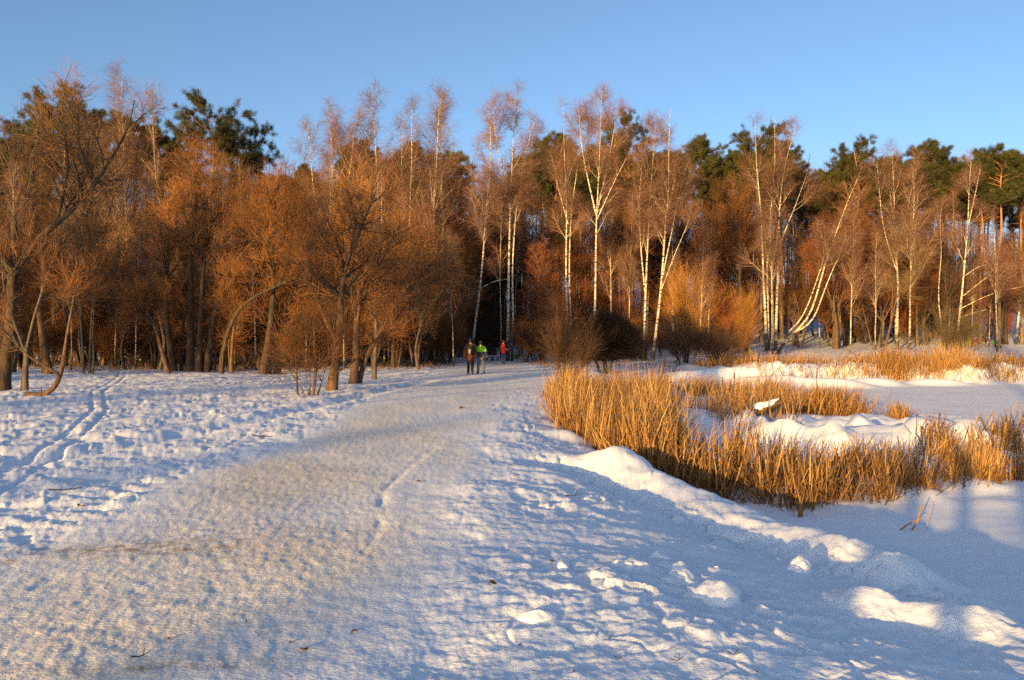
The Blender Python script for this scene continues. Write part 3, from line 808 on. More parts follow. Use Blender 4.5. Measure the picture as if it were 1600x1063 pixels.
def willow_sp(n=2000, l1=2.6, nl=12, t0=0.35, up=0.055, tw=1.0, n2=150, n3=800, r=0.007):
    return dict(levels=[
        dict(n=nl, t=(t0, 0.99), ang=(40, 14), len=lambda t, L: l1 * (1.25 - 0.6 * t), seg=7, rr=0.6, rmax=0.06, rtip=0.010, wob=0.12, up=up, sides=5, mi=0),
        dict(n=n2, t=(0.1, 0.98), ang=(45, 15), len=lambda t, L: 0.4 + 0.45 * L * (1.1 - t * 0.7), seg=5, rr=0.6, rmax=0.030, rtip=0.009, wob=0.15, up=up, sides=4, mi=0),
        dict(n=n3, t=(0.1, 0.98), ang=(45, 15), len=lambda t, L: 0.3 + 0.5 * L * (1.1 - t * 0.7), seg=4, rr=0.65, rmax=0.015, rtip=0.005, wob=0.15, up=up, sides=3, mi=1),
        dict(n=n, t=(0.1, 1.0), ang=(42, 15), len=lambda t, L: tw * (0.25 + 0.38 * L), seg=2, rr=0.8, rmax=r, rtip=0.003, wob=0.15, up=up, sides=3, mi=1),
    ])
DB = [M['dark_bark'], M['twig_brown']]
BB = [M['brown_bark'], M['twig_brown']]

# left edge
traced('willow_tree', 28, [([(2, 610), (8, 560, 0), (12, 520, 0.2), (6, 460, 0.4), (0, 400, 0.8), (-6, 340, 1.0)], 0.32, 0.10), ([(4, 430, 0.6), (14, 395, 0.9), (40, 360, 1.0), (80, 325, 1.2), (122, 270, 1.4), (138, 235, 1.5), (160, 190, 1.8), (168, 130, 2)], 0.17, 0.02),
                            ([(4, 425, 0.6), (-30, 360, 0.2), (-50, 280, 0), (-60, 180, 0)], 0.16, 0.02),
                            ([(60, 342, 1.1), (68, 250, 1.6), (50, 170, 2.0), (40, 130, 2.2)], 0.09, 0.02),
                            ([(118, 275, 1.4), (98, 215, 1.0), (104, 160, 0.8)], 0.07, 0.015)],
       'old thick dark willow at left picture edge with heavy limb bending right', willow_sp(1500, 1.9, 18, 0.30, n2=190), M['dark_bark'], [M['dark_bark'], M['twig_grey']], 101)
traced('willow_tree', 27, [([(38, 613), (40, 575), (42, 545), (30, 520), (8, 500), (-20, 480)], 0.15, 0.03),
                            ([(41, 548), (52, 500), (60, 440, .4), (66, 390, .8), (72, 340, 1)], 0.06, 0.012),
                            ([(40, 555), (32, 510, -.3), (24, 460, -.6), (26, 410, -.8)], 0.055, 0.012)],
       'slender forked grey trunk with thin upright shoots beside old left-edge willow', willow_sp(900, 1.1, 12, 0.3, n2=50, n3=220), M['grey_bark'], [M['grey_bark'], M['twig_brown']], 102)
traced('willow_tree', 24.6, [([(40, 619), (55, 621, .1), (72, 619, .1), (84, 609, 0.1), (92, 595), (97, 580), (95, 555, .2), (97, 520, .3), (103, 470, .4), (112, 420, .5)], 0.115, 0.012),
                              ([(93, 588), (78, 572, -.2), (60, 560, -.4), (48, 545, -.5), (38, 532, -.6), (20, 515, -.6)], 0.055, 0.015),
                              ([(62, 620, .1), (63.5, 610, .05), (63, 605, .05)], 0.035, 0.012)],
       'crooked trunk lying on the snow and bending upright at meadow left', willow_sp(500, 0.9, 8, 0.6, n2=36, n3=140), M['brown_bark'], BB, 103, sink=0.0)
traced('willow_tree', 42, [([(76, 588), (72, 570), (68, 540), (64, 505), (58, 480), (72, 430, .5), (80, 380, 1)], 0.30, 0.03),
                            ([(65, 512), (90, 492, .2), (112, 460, .5)], 0.09, 0.015)],
       'stout leaning brown trunk on a snow hump behind the crooked trunk', willow_sp(1900, 2.2, 14, 0.45), M['brown_bark'], BB, 104)
traced('alder_tree', 40, [([(131, 589), (130, 560), (127, 520), (122, 460), (118, 380)], 0.07, 0.01),
                           ([(137, 589, .2), (137, 560, .2), (138, 500, .3), (142, 420, .5), (138, 340, .6)], 0.08, 0.01),
                           ([(143, 588, .1), (145, 560, .1), (143, 520, .1), (147, 440, .2)], 0.07, 0.01)],
       'clump of three thin pale stems left of the ski track', willow_sp(1300, 1.0, 16, 0.4, n2=70, n3=300), M['grey_bark'], [M['grey_bark'], M['twig_brown']], 105)
# dark trunk row in the middle left
traced('willow_tree', 41, [([(264, 588), (258, 570), (250, 545), (243, 515), (232, 495), (222, 478), (205, 455, .6)], 0.16, 0.03)],
       'slim trunk leaning left with sunlit foot at the dark trunk row', willow_sp(1200, 1.6, 9, 0.5), M['brown_bark'], BB, 106)
traced('willow_tree', 45, [([(272, 584), (268, 560), (262, 520), (258, 480), (262, 430), (254, 380, .6), (250, 300, 1.2)], 0.23, 0.03), ([(277, 584, .6), (274, 540, .7), (280, 480, 1.0), (290, 420, 1.2)], 0.13, 0.02)],
       'pair of close dark trunks right of the left-leaning slim trunk', willow_sp(1800, 2.6, 16, 0.45), M['dark_bark'], DB, 107)
traced('willow_tree', 44.5, [([(297, 583), (297, 550), (299, 500), (299, 450), (296, 400), (300, 340, .5), (292, 260, 1)], 0.28, 0.03)],
       'straight thick dark trunk in the middle of the trunk row', willow_sp(1800, 2.8, 16, 0.5), M['dark_bark'], DB, 108)
traced('willow_tree', 43.5, [([(309, 585), (311, 550), (314, 500), (316, 450), (318, 410), (325, 350, .4), (338, 280, .8)], 0.22, 0.03)],
       'dark trunk between the straight thick one and the right-sweeping one', willow_sp(1900, 2.6, 14, 0.5), M['dark_bark'], DB, 109)
traced('willow_tree', 43.8, [([(321, 584), (326, 555), (332, 510), (340, 465), (352, 430), (370, 408), (392, 385), (415, 350, .4), (425, 300, .6)], 0.24, 0.03)],
       'dark trunk sweeping up to the right at end of the trunk row', willow_sp(1800, 2.6, 14, 0.55), M['dark_bark'], DB, 110)
traced('willow_tree', 41.5, [([(345, 588), (346, 565), (352, 535), (362, 505), (372, 485), (392, 470), (420, 456), (455, 442), (490, 420, .5), (510, 380, .8)], 0.16, 0.03), ([(436, 450, 0), (446, 415, .2), (452, 370, .3), (470, 330, .5)], 0.09, 0.015)],
       'arching trunk bent low over to the right with sunlit brown foot', willow_sp(1800, 2.4, 16, 0.5), M['dark_bark'], DB, 111)
traced('willow_tree', 42.5, [([(361, 587), (362, 560), (364, 530), (368, 490), (360, 440)], 0.13, 0.02), ([(357, 587, .3), (354, 550, .3), (352, 500, .6)], 0.07, 0.015)],
       'short double stem just right of the arching trunk foot', willow_sp(1500, 1.6, 10, 0.4), M['brown_bark'], BB, 112)
traced('willow_tree', 42, [([(410, 588), (414, 565), (419, 540), (424, 500), (428, 450), (420, 390, .4), (424, 320, .8)], 0.25, 0.03), ([(418, 588, .4), (420, 560, .4), (428, 520, .5), (440, 470, .8)], 0.10, 0.02)],
       'dark trunk with a thin second stem, left of the snowy-forked one', willow_sp(1900, 2.6, 16, 0.45), M['dark_bark'], DB, 113)
traced('willow_tree', 43, [([(431, 587), (437, 565), (442, 540), (448, 505), (455, 460), (470, 410, .3), (486, 350, .6)], 0.22, 0.03)],
       'dark right-leaning trunk second left of the bare bush clump', willow_sp(1900, 2.6, 16, 0.45), M['dark_bark'], DB, 114)
# nearer willows left of the path
traced('willow_tree', 28.3, [([(517, 611), (521, 585), (526, 560), (530, 530), (534, 490), (528, 450, .3), (540, 400, .5), (566, 330, .8), (580, 290, 1)], 0.22, 0.03),
                              ([(525, 584, -.1), (545, 573, -.2), (566, 556, -.3), (569, 549, -.3)], 0.05, 0.025),
                              ([(529, 540), (505, 500, .2), (480, 440, .4), (452, 400, .5)], 0.10, 0.02)],
       'thick reddish willow trunk with a snapped side branch nearest the path', willow_sp(2000, 2.3, 18, 0.45), M['brown_bark'], DB, 115)
traced('willow_tree', 33, [([(551, 600), (554, 580), (556, 560), (556, 525), (560, 470), (572, 410, .4), (580, 350, .8)], 0.22, 0.03), ([(557, 600, .2), (563, 578, .3), (570, 558, .4), (590, 520, .6), (620, 470, .8), (650, 430, 1)], 0.15, 0.02)],
       'willow forking into a V close to the snow behind the snapped-branch willow', willow_sp(2000, 2.4, 18, 0.4), M['brown_bark'], DB, 116)
traced('willow_tree', 37, [([(584, 594), (585, 575), (586, 550), (589, 525), (585, 490), (600, 440, .4), (618, 390, .8)], 0.14, 0.02)],
       'slim grey willow third in line towards the path', willow_sp(1900, 2.3, 16, 0.45), M['grey_bark'], DB, 117)
traced('willow_tree', 50, [([(614, 577), (614, 555), (616, 520), (620, 470), (640, 410), (650, 360)], 0.17, 0.02)],
       'small dark trunk standing alone just left of the path bend', willow_sp(1900, 2.6, 16, 0.4), M['dark_bark'], DB, 118)
traced('willow_shrub', 26, [([(487, 618), (492, 600), (494, 575), (492, 540), (490, 500)], 0.07, 0.008), ([(483, 618), (484, 595), (485, 570), (483, 530)], 0.04, 0.006),
                             ([(491, 618, .2), (500, 600, .2), (508, 570, .2), (515, 540, .3)], 0.03, 0.006), ([(484, 615, -.2), (470, 600, -.2), (458, 580, -.3), (448, 560, -.4)], 0.03, 0.006)],
       'reddish bare bush clump at the meadow edge near the path', willow_sp(1100, 0.9, 20, 0.3, n2=90, n3=320, up=0.06), M['brown_bark'], BB, 119, cat='shrub')
traced('willow_shrub', 26, [([(466, 620), (464, 600), (463, 575), (461, 550), (455, 510)], 0.045, 0.006), ([(464, 600, 0), (455, 585, -.1), (446, 570, -.2), (440, 550, -.3)], 0.02, 0.005), ([(463, 590, 0), (474, 605, .1), (482, 612, .1)], 0.018, 0.005)],
       'single thin dark sapling just left of the reddish bush clump', willow_sp(420, 0.8, 12, 0.3, n2=40, n3=130, up=0.06), M['dark_bark'], [M['dark_bark'], M['twig_dark']], 120, cat='shrub')

# golden weeping willows behind the dark trunks
tree('golden_a', 455, 53, 300, 'golden weeping willow glowing in sun above the arching trunk', rot=0.4)
tree('golden_a', 610, 60, 330, 'golden willow crown between tall birches left of the path', rot=2.1)
tree('golden_a', 560, 66, 250, 'tall golden willow top in front of brown pines', rot=4.0, sxy=0.75)
tree('brush_b', 520, 48, 350, 'orange-brown twiggy willow right of the golden weeping willow', rot=1.0)
tree('brush_a', 650, 52, 400, 'rounded brown willow crown nearest the path entrance', rot=0.3)

# dome bush and neighbours beside the reed bed
def dome_bush():
    d = 43.0; x0 = PX(945, d); z0 = gz(x0, d); rng = Rng(200)
    st = [stem([(0, 0, -0.2), (0.05, 0, 0.4), (-0.1, 0.1, 0.9)], 0.16, 0.08, 6), stem([(0.25, 0.1, -0.2), (0.3, 0.1, 0.4), (0.5, 0.1, 0.9)], 0.10, 0.05, 6), stem([(-0.2, 0.15, -0.2), (-0.35, 0.2, 0.5), (-0.7, 0.2, 1.0)], 0.09, 0.04, 6)]
    n = 6200
    a = rng.u(0, 2 * math.pi, n); e = np.arcsin(rng.u(-0.10, 1.0, n))
    D = np.stack([np.cos(a) * np.cos(e), np.sin(a) * np.cos(e), np.sin(e)], 1)
    S = np.stack([rng.n(0, 0.35, n), rng.n(0, 0.3, n), rng.n(0.95, 0.12, n)], 1)
    E = D * np.array([2.0, 1.8, 2.35]) * rng.u(0.93, 1.03, n)[:, None] + np.array([0.1, 0, 0.95])
    mid = S * 0.45 + E * 0.55 + np.array([0, 0, 0.12]) + rng.n(0, 0.08, (n, 3))
    P = np.stack([S, mid, E], 1)
    R = np.repeat(np.array([[0.011, 0.008, 0.004]]), n, 0)
    g = Geo(); g.add(*tubes(P, R, 3))
    M['dome_twig'] = noisy_mat('dome_bush_twigs', (0.030, 0.019, 0.012), (0.075, 0.042, 0.024), (0.5, 0.5, 0.5), 0.85, 0)
    t = Geo()
    for P_, R_ in st: t.add(*tubes(P_, R_, 7))
    parts = [('trunk', t.mesh('dome_bush_trunk', M['dark_bark'])), ('crown', g.mesh('dome_bush_crown', M['dome_twig']))]
    put(parts, 'willow_shrub', x0, d, z0, 1.0, 0, 'dark dense dome-shaped bush standing behind the reed bed', 'shrub')
dome_bush()
tree('sapling_bush', 888, 29.5, 445, 'loose dark twiggy bush with thin trunk at left rim of reeds', rot=0.5, sxy=0.72)
tree('sapling_bush', 912, 37, 505, 'twiggy dark bush between the thin-trunk bush and the dome bush', rot=2.5)
tree('gold_bush', 1072, 52, 405, 'bright golden upright willow bush right of the dome bush', rot=0.0, sxy=0.85)
tree('gold_bush', 1165, 60, 445, 'smaller golden bush left of the triple white birch', rot=1.9, sxy=0.7)
tree('sapling_bush', 1064, 49, 488, 'dark bush with short trunk before the bright golden willow', sxy=1.5, rot=1.0)
tree('thicket_b', 1120, 50, 505, 'low dark bush right of the dark short-trunk bush', sxy=1.3)

# ------------------------------------------------------------------ birches one can tell apart
tree('birch_e', 208, 69, 112, 'tall white birch on the left rising above the willows', rot=0.0)
tree('birch_a', 160, 74, 190, 'thinner birch just left of the tall left birch', rot=1.0)
tree('birch_a', 252, 80, 135, 'birch with feathery top beside the big green pine', rot=2.0)
tree('birch_c', 335, 72, 225, 'pale spreading double birch below the big green pine', rot=0.4)
tree('birch_b', 520, 72, 158, 'broad reddish-topped birch right of the big pine', rot=0.2)
tree('birch_a', 592, 72, 128, 'slim birch with the tallest pointed top left of the path', rot=0.9)
tree('birch_e', 560, 76, 190, 'low-topped birch between the broad and the pointed birch', rot=3.0)
tree('birch_c', 640, 68, 160, 'double birch with left-leaning stem left of the path', rot=2.4)
tree('birch_e', 690, 70, 132, 'tall birch with narrow drooping top nearest left of path', rot=4.4)
tree('birch_a', 672, 66, 150, 'thin birch close beside the narrow drooping birch', rot=5.0)
def bent_birch(d, base, pts, r, label, seed, dens=0.9, group=None, h=20, t0=0.4):
    traced('birch_tree', d, [(pts, r, 0.012)], label, birch_species(h * 0.8, dens, 24, t0), M['birch'], BM, seed, group=group)
bent_birch(64, None, [(736, 566), (739, 530), (746, 480), (753, 430), (757, 370), (760, 320), (768, 260), (766, 210), (768, 160)], 0.16, 'leaning white birch directly behind the walkers', 301, 0.8)
traced('birch_tree', 66, [([(793, 565), (794, 500), (795, 420), (797, 330), (800, 260), (803, 200), (806, 150)], 0.20, 0.012),
                           ([(800, 565, .3), (802, 500, .3), (800, 420, .3), (806, 330, .3), (818, 250, .2), (835, 190, 0)], 0.15, 0.012),
                           ([(797, 330, 0), (786, 270, .2), (772, 200, .4), (770, 160, .5)], 0.10, 0.012),
                           ([(793, 437, 0), (775, 440, -.3), (758, 448, -.5), (742, 460, -.7), (730, 466, -.8)], 0.055, 0.012)],
       'tall twin birch by the red-jacket skier with low bare branch', birch_species(17, 1.3, 34, 0.5), M['birch'], BM, 302)
bent_birch(70, None, [(782, 556), (783, 500), (781, 420), (784, 330), (782, 280)], 0.07, 'thin pale birch stem just left of the twin birch', 303, 0.3, h=12)
traced('birch_tree', 68, [([(889, 562), (886, 500), (884, 420), (886, 330), (882, 250), (880, 165)], 0.17, 0.012), ([(893, 562, .3), (893, 500, .3), (889, 430, .3), (893, 320, .3), (905, 250, 0), (908, 190, 0)], 0.15, 0.012),
                           ([(888, 350, 0), (872, 290, .4), (862, 230, .6)], 0.07, 0.01)],
       'close-set double birch above the loose dark bush', birch_species(17, 1.0, 32, 0.45), M['birch'], BM, 304)
traced('birch_tree', 67, [([(925, 560), (930, 480), (931, 400), (932, 330), (936, 270), (940, 145)], 0.19, 0.012), ([(932, 335, 0), (920, 280, .3), (910, 230, .4), (905, 165, .5)], 0.11, 0.012), ([(932, 330, 0), (945, 280, .3), (955, 230, .4), (965, 170, .3)], 0.11, 0.012), ([(933, 340, 0), (960, 280, -.4), (978, 245, -.6)], 0.08, 0.012)],
       'birch splitting into a wide fan of stems above dome bush', birch_species(17, 1.4, 36, 0.45), M['birch'], BM, 305)
traced('birch_tree', 66, [([(1005, 562), (1008, 480), (1011, 400), (1016, 300), (1025, 190)], 0.18, 0.012), ([(1010, 562, .3), (1012, 480, .3), (1003, 400, .3), (998, 300, .3), (1010, 220, .3)], 0.15, 0.012)],
       'close pair of birches right of the dome bush', birch_species(17, 1.1, 34, 0.4), M['birch'], BM, 306)
traced('birch_tree', 65, [([(1019, 561), (1027, 500), (1034, 440), (1038, 370), (1046, 290), (1044, 230), (1048, 165)], 0.19, 0.012), ([(1035, 430, 0), (1050, 360, .2), (1060, 310, .3), (1075, 250, .5)], 0.09, 0.012), ([(1033, 450, 0), (1055, 390, -.3), (1080, 330, -.5)], 0.07, 0.012)],
       'right-leaning birch behind the bright golden willow', birch_species(17, 1.3, 38, 0.4), M['birch'], BM, 307)
for i, (px, top, lab) in enumerate(((955, 300, 'bare pale pole-like birch first right of the fan birch'), (967, 330, 'bare pale pole-like birch second right of the fan birch'), (975, 310, 'bare pale pole-like birch third right of the fan birch'))):
    bent_birch(78 + i, None, [(px, 556), (px + 1, 480), (px - 1 + i, 400), (px + 3, top)], 0.09, lab, 310 + i, 0.4, h=14, t0=0.6)
traced('birch_tree', 74, [([(1198, 554), (1196, 500), (1192, 420), (1190, 340), (1182, 270), (1180, 200)], 0.20, 0.012), ([(1203, 554, .4), (1202, 480, .4), (1200, 400, .4), (1208, 320, .4), (1214, 250, .4), (1212, 185, .4)], 0.17, 0.012),
                           ([(1212, 553, .1), (1214, 490, .1), (1217, 400, .1), (1218, 330, .1), (1226, 260, .1), (1246, 200, .1)], 0.20, 0.012), ([(1217, 390, 0), (1240, 330, -.3), (1258, 280, -.4)], 0.08, 0.01)],
       'big triple white birch standing on the far bank', birch_species(18, 1.8, 44, 0.35), M['birch'], BM, 320)
traced('birch_tree', 70, [([(1212, 555), (1222, 540), (1233, 522, 0), (1246, 520, 0), (1258, 512), (1270, 485), (1282, 440), (1295, 395), (1312, 350), (1330, 300), (1345, 270)], 0.17, 0.012),
                           ([(1238, 521, -.2), (1256, 516, -.3), (1272, 497, -.3), (1284, 460, -.3), (1300, 420, -.3), (1320, 380, -.2), (1345, 345, 0)], 0.12, 0.012),
                           ([(1234, 519, .2), (1250, 506, .3), (1264, 480, .3), (1276, 445, .3), (1292, 400, .4), (1305, 360, .4)], 0.10, 0.012)],
       'white birch with curled base leaning far right beside the triple birch', birch_species(11, 0.8, 30, 0.5), M['birch'], BM, 321)
tree('birch_b', 1402, 76, 222, 'tall forked birch right of the red-brown round tree', rot=0.3)
tree('birch_e', 1420, 75, 262, 'narrow birch next to the tall forked far-bank birch', rot=1.4)
bent_birch(76, None, [(1480, 552), (1472, 520), (1466, 480), (1467, 440), (1472, 400), (1468, 360), (1471, 325)], 0.10, 'thin wavy white birch left of the long-armed birch', 322, 0.35, h=10, t0=0.7)
traced('birch_tree', 74, [([(1493, 556), (1498, 510), (1504, 460), (1509, 400), (1513, 350), (1514, 300), (1518, 250)], 0.17, 0.012), ([(1513, 360, 0), (1526, 310, .2), (1535, 270, .3)], 0.08, 0.01),
                           ([(1501, 490, 0), (1530, 474, -.3), (1560, 462, -.5), (1595, 456, -.7)], 0.06, 0.01), ([(1499, 505, 0), (1520, 497, .2), (1545, 491, .2)], 0.045, 0.01), ([(1506, 440, 0), (1530, 425, .4), (1560, 415, .5)], 0.05, 0.01), ([(1505, 470, 0), (1540, 440, -.3), (1570, 432, -.4)], 0.05, 0.01)],
       'birch with long level branches reaching right on the far bank', birch_species(12, 0.7, 26, 0.45), M['birch'], BM, 323)
bent_birch(84, None, [(1587, 541), (1590, 510), (1595, 470), (1604, 420), (1612, 330), (1616, 260)], 0.17, 'leaning birch at right picture edge', 324, 0.6)
bent_birch(92, None, [(1549, 540), (1553, 500), (1557, 460), (1560, 420)], 0.08, 'short thin birch between the two right-hand pines', 325, 0.25, h=8, t0=0.7)

# ------------------------------------------------------------------ red-brown round tree and neighbours on the far bank
tree('linden_b', 1306, 77, 318, 'round red-brown leafless tree with dense crown on far bank', rot=0.2, sxy=1.15)
tree('linden_a', 1372, 80, 330, 'red-brown dense tree right behind the round one', rot=1.0, sxy=1.2)
tree('brush_a', 1250, 78, 400, 'brown bushy tree between the triple birch and round red tree', rot=3.0)
traced('willow_tree', 66, [([(1376, 563), (1385, 540), (1393, 505), (1400, 470), (1415, 440), (1440, 410)], 0.14, 0.02), ([(1374, 563, .2), (1366, 548, .3), (1360, 520, .4), (1352, 480, .6)], 0.09, 0.015), ([(1392, 505, 0), (1398, 460, .3), (1394, 420, .5), (1405, 380, .6)], 0.08, 0.015)],
       'low-forked olive-brown willow at far reeds below tall forked birch', willow_sp(1600, 2.0, 14, 0.4, up=0.07), M['brown_bark'], [M['brown_bark'], M['twig_olive']], 330)
tree('thicket_olive', 1482, 65, 470, 'dense olive-brown shrub at far reeds below the long-armed birch', rot=0.3, sxy=1.1)
tree('linden_a', 1448, 84, 350, 'brown dense tree behind the thin wavy birch', rot=2.2)

# ------------------------------------------------------------------ pines one can tell apart
tree('pine_c', 335, 80, 163, 'big broad green pine towering over the left forest', rot=0.2, sxy=1.05)
tree('pine_c', 388, 84, 205, 'green pine touching the big broad pine on its right', rot=2.2, sxy=0.9)
tree('pine_c', 105, 84, 150, 'brownish pine with wide top at far left', rot=1.3)
tree('pine_b', 205, 86, 172, 'pine crown hidden behind the tall left birch', rot=0.4, sxy=1.1)
tree('pine_c', 30, 90, 205, 'low dark pine crown at left picture edge', rot=0.9)
tree('pine_c', 985, 84, 190, 'broad pine rising behind the close pair of birches', rot=0.4, sxy=0.85)
tree('pine_a', 1090, 88, 218, 'green pine top right of the right-leaning birch', rot=0.8)
tree('pine_a', 1140, 92, 240, 'narrow dark pine left of the triple birch', rot=1.2)
tree('pine_c', 1190, 86, 205, 'pine filling the crown behind the triple birch', rot=2.0, sxy=0.9)
tree('pine_c', 1345, 92, 228, 'broad pine above the round red-brown tree', rot=0.6)
tree('pine_a', 1452, 90, 226, 'bushy green pine right of the tall forked birch', rot=0.0, sxy=1.2)
tree('pine_b', 1487, 88, 246, 'pine with thin bare orange trunk second from green pine', rot=1.0)
tree('pine_a', 1531, 84, 238, 'pine with straight orange trunk left of front far-bank pine', rot=2.6)
tree('pine_b', 1560, 79, 226, 'front far-bank pine with bare pale trunk and big crown', rot=0.9, sxy=1.15)
tree('pine_b', 1597, 84, 232, 'pine trunk at right picture edge', rot=0.2, sxy=1.1)
tree('pine_a', 1433, 82, 262, 'orange-brown pine trunk beside the narrow far-bank birch', rot=0.2)
tree('pine_a', 870, 88, 215, 'pine behind the close-set double birch', rot=0.2, sxy=1.2)
tree('pine_a', 565, 90, 225, 'sun-browned pine crown behind the tall golden willow', rot=0.2, sxy=1.1)
tree('pine_a', 640, 92, 228, 'sun-browned pine crown behind the double birch left of path', rot=1.2, sxy=1.1)

# red-brown crowns
tree('linden_a', 425, 66, 243, 'tall red-brown dense tree right of the big green pine', rot=0.5, sxy=1.05)
tree('bare_a', 130, 60, 130, 'tall bare grey tree above the old left willow', rot=0.3)
tree('bare_a', 30, 56, 118, 'tall bare tree at upper left corner', rot=1.3)
tree('bare_a', 470, 80, 205, 'thin bare tree left of the broad reddish birch', rot=2.3)
tree('linden_b', 285, 62, 300, 'rounded brown crown under the big green pine', rot=0.7)
tree('brush_b', 190, 58, 330, 'brown twiggy crown in front of the tall left birch', rot=0.1)
tree('brush_b', 100, 52, 300, 'brown twiggy crown behind the stout leaning trunk', rot=2.1)
tree('brush_a', 20, 44, 330, 'brown crown behind the old willow at left edge', rot=1.1)
tree('brush_c', 240, 50, 400, 'low brown crown left of the dark trunk row', rot=1.7)
tree('brush_b', 365, 54, 330, 'orange-brown crown above the dark trunk row', rot=0.4)
tree('linden_b', 720, 72, 330, 'brown drooping crown arching over left of the path', rot=0.4)
tree('linden_a', 845, 68, 360, 'brown twiggy tree right of the twin birch', rot=1.4)
tree('linden_b', 700, 80, 270, 'dense tall brown tree behind the narrow drooping birch', rot=2.4)

# ------------------------------------------------------------------ the wood behind: individuals nobody can tell apart
rw = np.random.default_rng(77)
def gap(px, d):          # leave the way into the wood open
    return d < 92 and abs(PX(px, d) - float(pathx(d))) < 2.6
k = 0
for row, (d0, d1, n) in enumerate(((78, 88, 26), (88, 100, 38), (100, 116, 44))):
    for i in range(n):
        px = -60 + (1720) * (i + rw.uniform(0.1, 0.9)) / n
        d = rw.uniform(d0, d1)
        if gap(px, d): continue
        top = np.interp(px, [0, 300, 450, 700, 900, 1100, 1250, 1300, 1600], [205, 245, 245, 235, 222, 225, 240, 268, 258]) + rw.uniform(0, 45)
        kind = ('wood_a', 'wood_b', 'wood_a', 'pine_b')[rw.integers(0, 4)]
        if px > 1420 and kind.startswith('wood'):
            top += 55
        tree(kind, px, d, top, 'leafless dark tree in the crowded rows of the wood behind' if kind.startswith('wood') else 'dark pine in the crowded rows of the wood behind',
             'leafless trees of the wood behind' if kind.startswith('wood') else 'pines of the wood behind', rot=rw.uniform(0, 6.28), sxy=rw.uniform(0.85, 1.1))
for i in range(50):
    px = -20 + 1640 * (i + rw.uniform(0, 1)) / 50
    d = rw.uniform(70, 92)
    if gap(px, d): continue
    tree(('birch_a', 'birch_e')[i % 2], px, d, np.interp(px, [0, 400, 900, 1300, 1600], [260, 250, 250, 290, 300]) + rw.uniform(0, 90), 'slim background birch stem half hidden among the trees of the wood', 'slim birches in the wood', rot=rw.uniform(0, 6.28), sxy=0.8)
# undergrowth along the forest edge
for i in range(46):
    px = -30 + 1660 * (i + rw.uniform(0, 1)) / 46
    d = rw.uniform(52, 74)
    x = PX(px, d)
    if abs(x - float(pathx(d))) < 3.3: continue
    if px > 1190:
        d = rw.uniform(84, 100)
        if i % 2: continue
    elif px > 820: d = rw.uniform(62, 76)
    kind = ('thicket_a', 'thicket_b', 'thicket_c')[rw.integers(0, 3)]
    z = gz(PX(px, d), d)
    put(H[kind], 'shrub', PX(px, d), d, z, rw.uniform(0.7, 1.15), rw.uniform(0, 6.28), 'brown leafless shrub of the undergrowth along the forest edge', 'shrub', 'undergrowth shrubs')
for i in range(60):
    px = -40 + 1700 * (i + rw.uniform(0, 1)) / 60
    d = rw.uniform(76, 108)
    if px > 1190 and d < 90: continue
    if d < 84 and abs(PX(px, d) - float(pathx(d))) < 2.2: continue
    put(H[('thicket_a', 'thicket_b', 'thicket_c')[i % 3]], 'shrub', PX(px, d), d, gz(PX(px, d), d), rw.uniform(0.9, 1.7), rw.uniform(0, 6.28), 'brown leafless shrub deep in the wood behind the forest edge', 'shrub', 'shrubs deep in the wood')
for i, (px, d) in enumerate(((700, 60), (690, 66), (715, 72), (822, 62), (835, 66), (812, 74), (850, 60), (680, 58))):
    put(H[('thicket_b', 'thicket_a')[i % 2]], 'shrub', PX(px, d), d, gz(PX(px, d), d), rw.uniform(0.8, 1.2), rw.uniform(0, 6.28), 'dark brushwood crowding the path where it enters the wood', 'shrub', 'brushwood at the path mouth')
for i, (px, d) in enumerate(((738, 97), (748, 104), (756, 93), (764, 99), (771, 107), (778, 95), (768, 112), (745, 112), (785, 102), (731, 106), (752, 116), (760, 88), (774, 86))):
    tree(('wood_a', 'wood_b')[i % 2], px, d, 290 + 20 * (i % 4), 'leafless dark tree filling the gap above the path', 'trees filling the gap above the path', rot=i * 1.7)
for i in range(72):      # slender young stems in the left forest
    px = -20 + 740 * (i + rw.uniform(0, 1)) / 72
    d = rw.uniform(46, 72)
    if gap(px, d): continue
    tree(('birch_a', 'birch_e', 'bare_a')[i % 3], px, d, rw.uniform(240, 400), 'slender young stem among the willows left of the path', 'slender young stems left of the path', rot=rw.uniform(0, 6.28), sxy=0.75)
for i in range(34):
    px = -30 + 700 * (i + rw.uniform(0, 1)) / 34
    d = rw.uniform(50, 62)
    put(H[('thicket_b', 'thicket_a', 'thicket_b', 'thicket_c')[i % 4]], 'shrub', PX(px, d), d, gz(PX(px, d), d), rw.uniform(0.7, 1.25), rw.uniform(0, 6.28), 'dark brushwood between the trunks left of the path', 'shrub', 'brushwood left of the path')
for i, (px, d, top) in enumerate(((1298, 96, 262), (1322, 100, 246), (1376, 98, 244), (1404, 94, 250), (1428, 102, 248), (1470, 100, 252), (1508, 97, 256), (1545, 95, 246), (1576, 99, 240), (1120, 99, 248), (1165, 96, 232), (1222, 92, 226), (1255, 100, 262), (1040, 96, 240), (1010, 100, 236), (930, 98, 232), (905, 94, 240), (850, 98, 238), (820, 102, 245), (700, 98, 240), (610, 96, 238), (480, 99, 262), (60, 92, 190), (150, 95, 178), (255, 94, 200))):
    tree(('pine_b', 'pine_a')[i % 2], px, d, top, 'pine crown showing in the closed rear row of the wood', 'pines of the rear row', rot=i * 1.1, sxy=1.1)
for i in range(10):      # bushy willows closing the trunk zone on the left
    px = -10 + 690 * (i + rw.uniform(0, 1)) / 10
    d = rw.uniform(47, 57)
    tree(('brush_c', 'brush_a')[i % 2], px, d, rw.uniform(390, 450), 'low bushy willow filling in behind the dark trunk row', 'low willows behind the trunk row', rot=rw.uniform(0, 6.28))
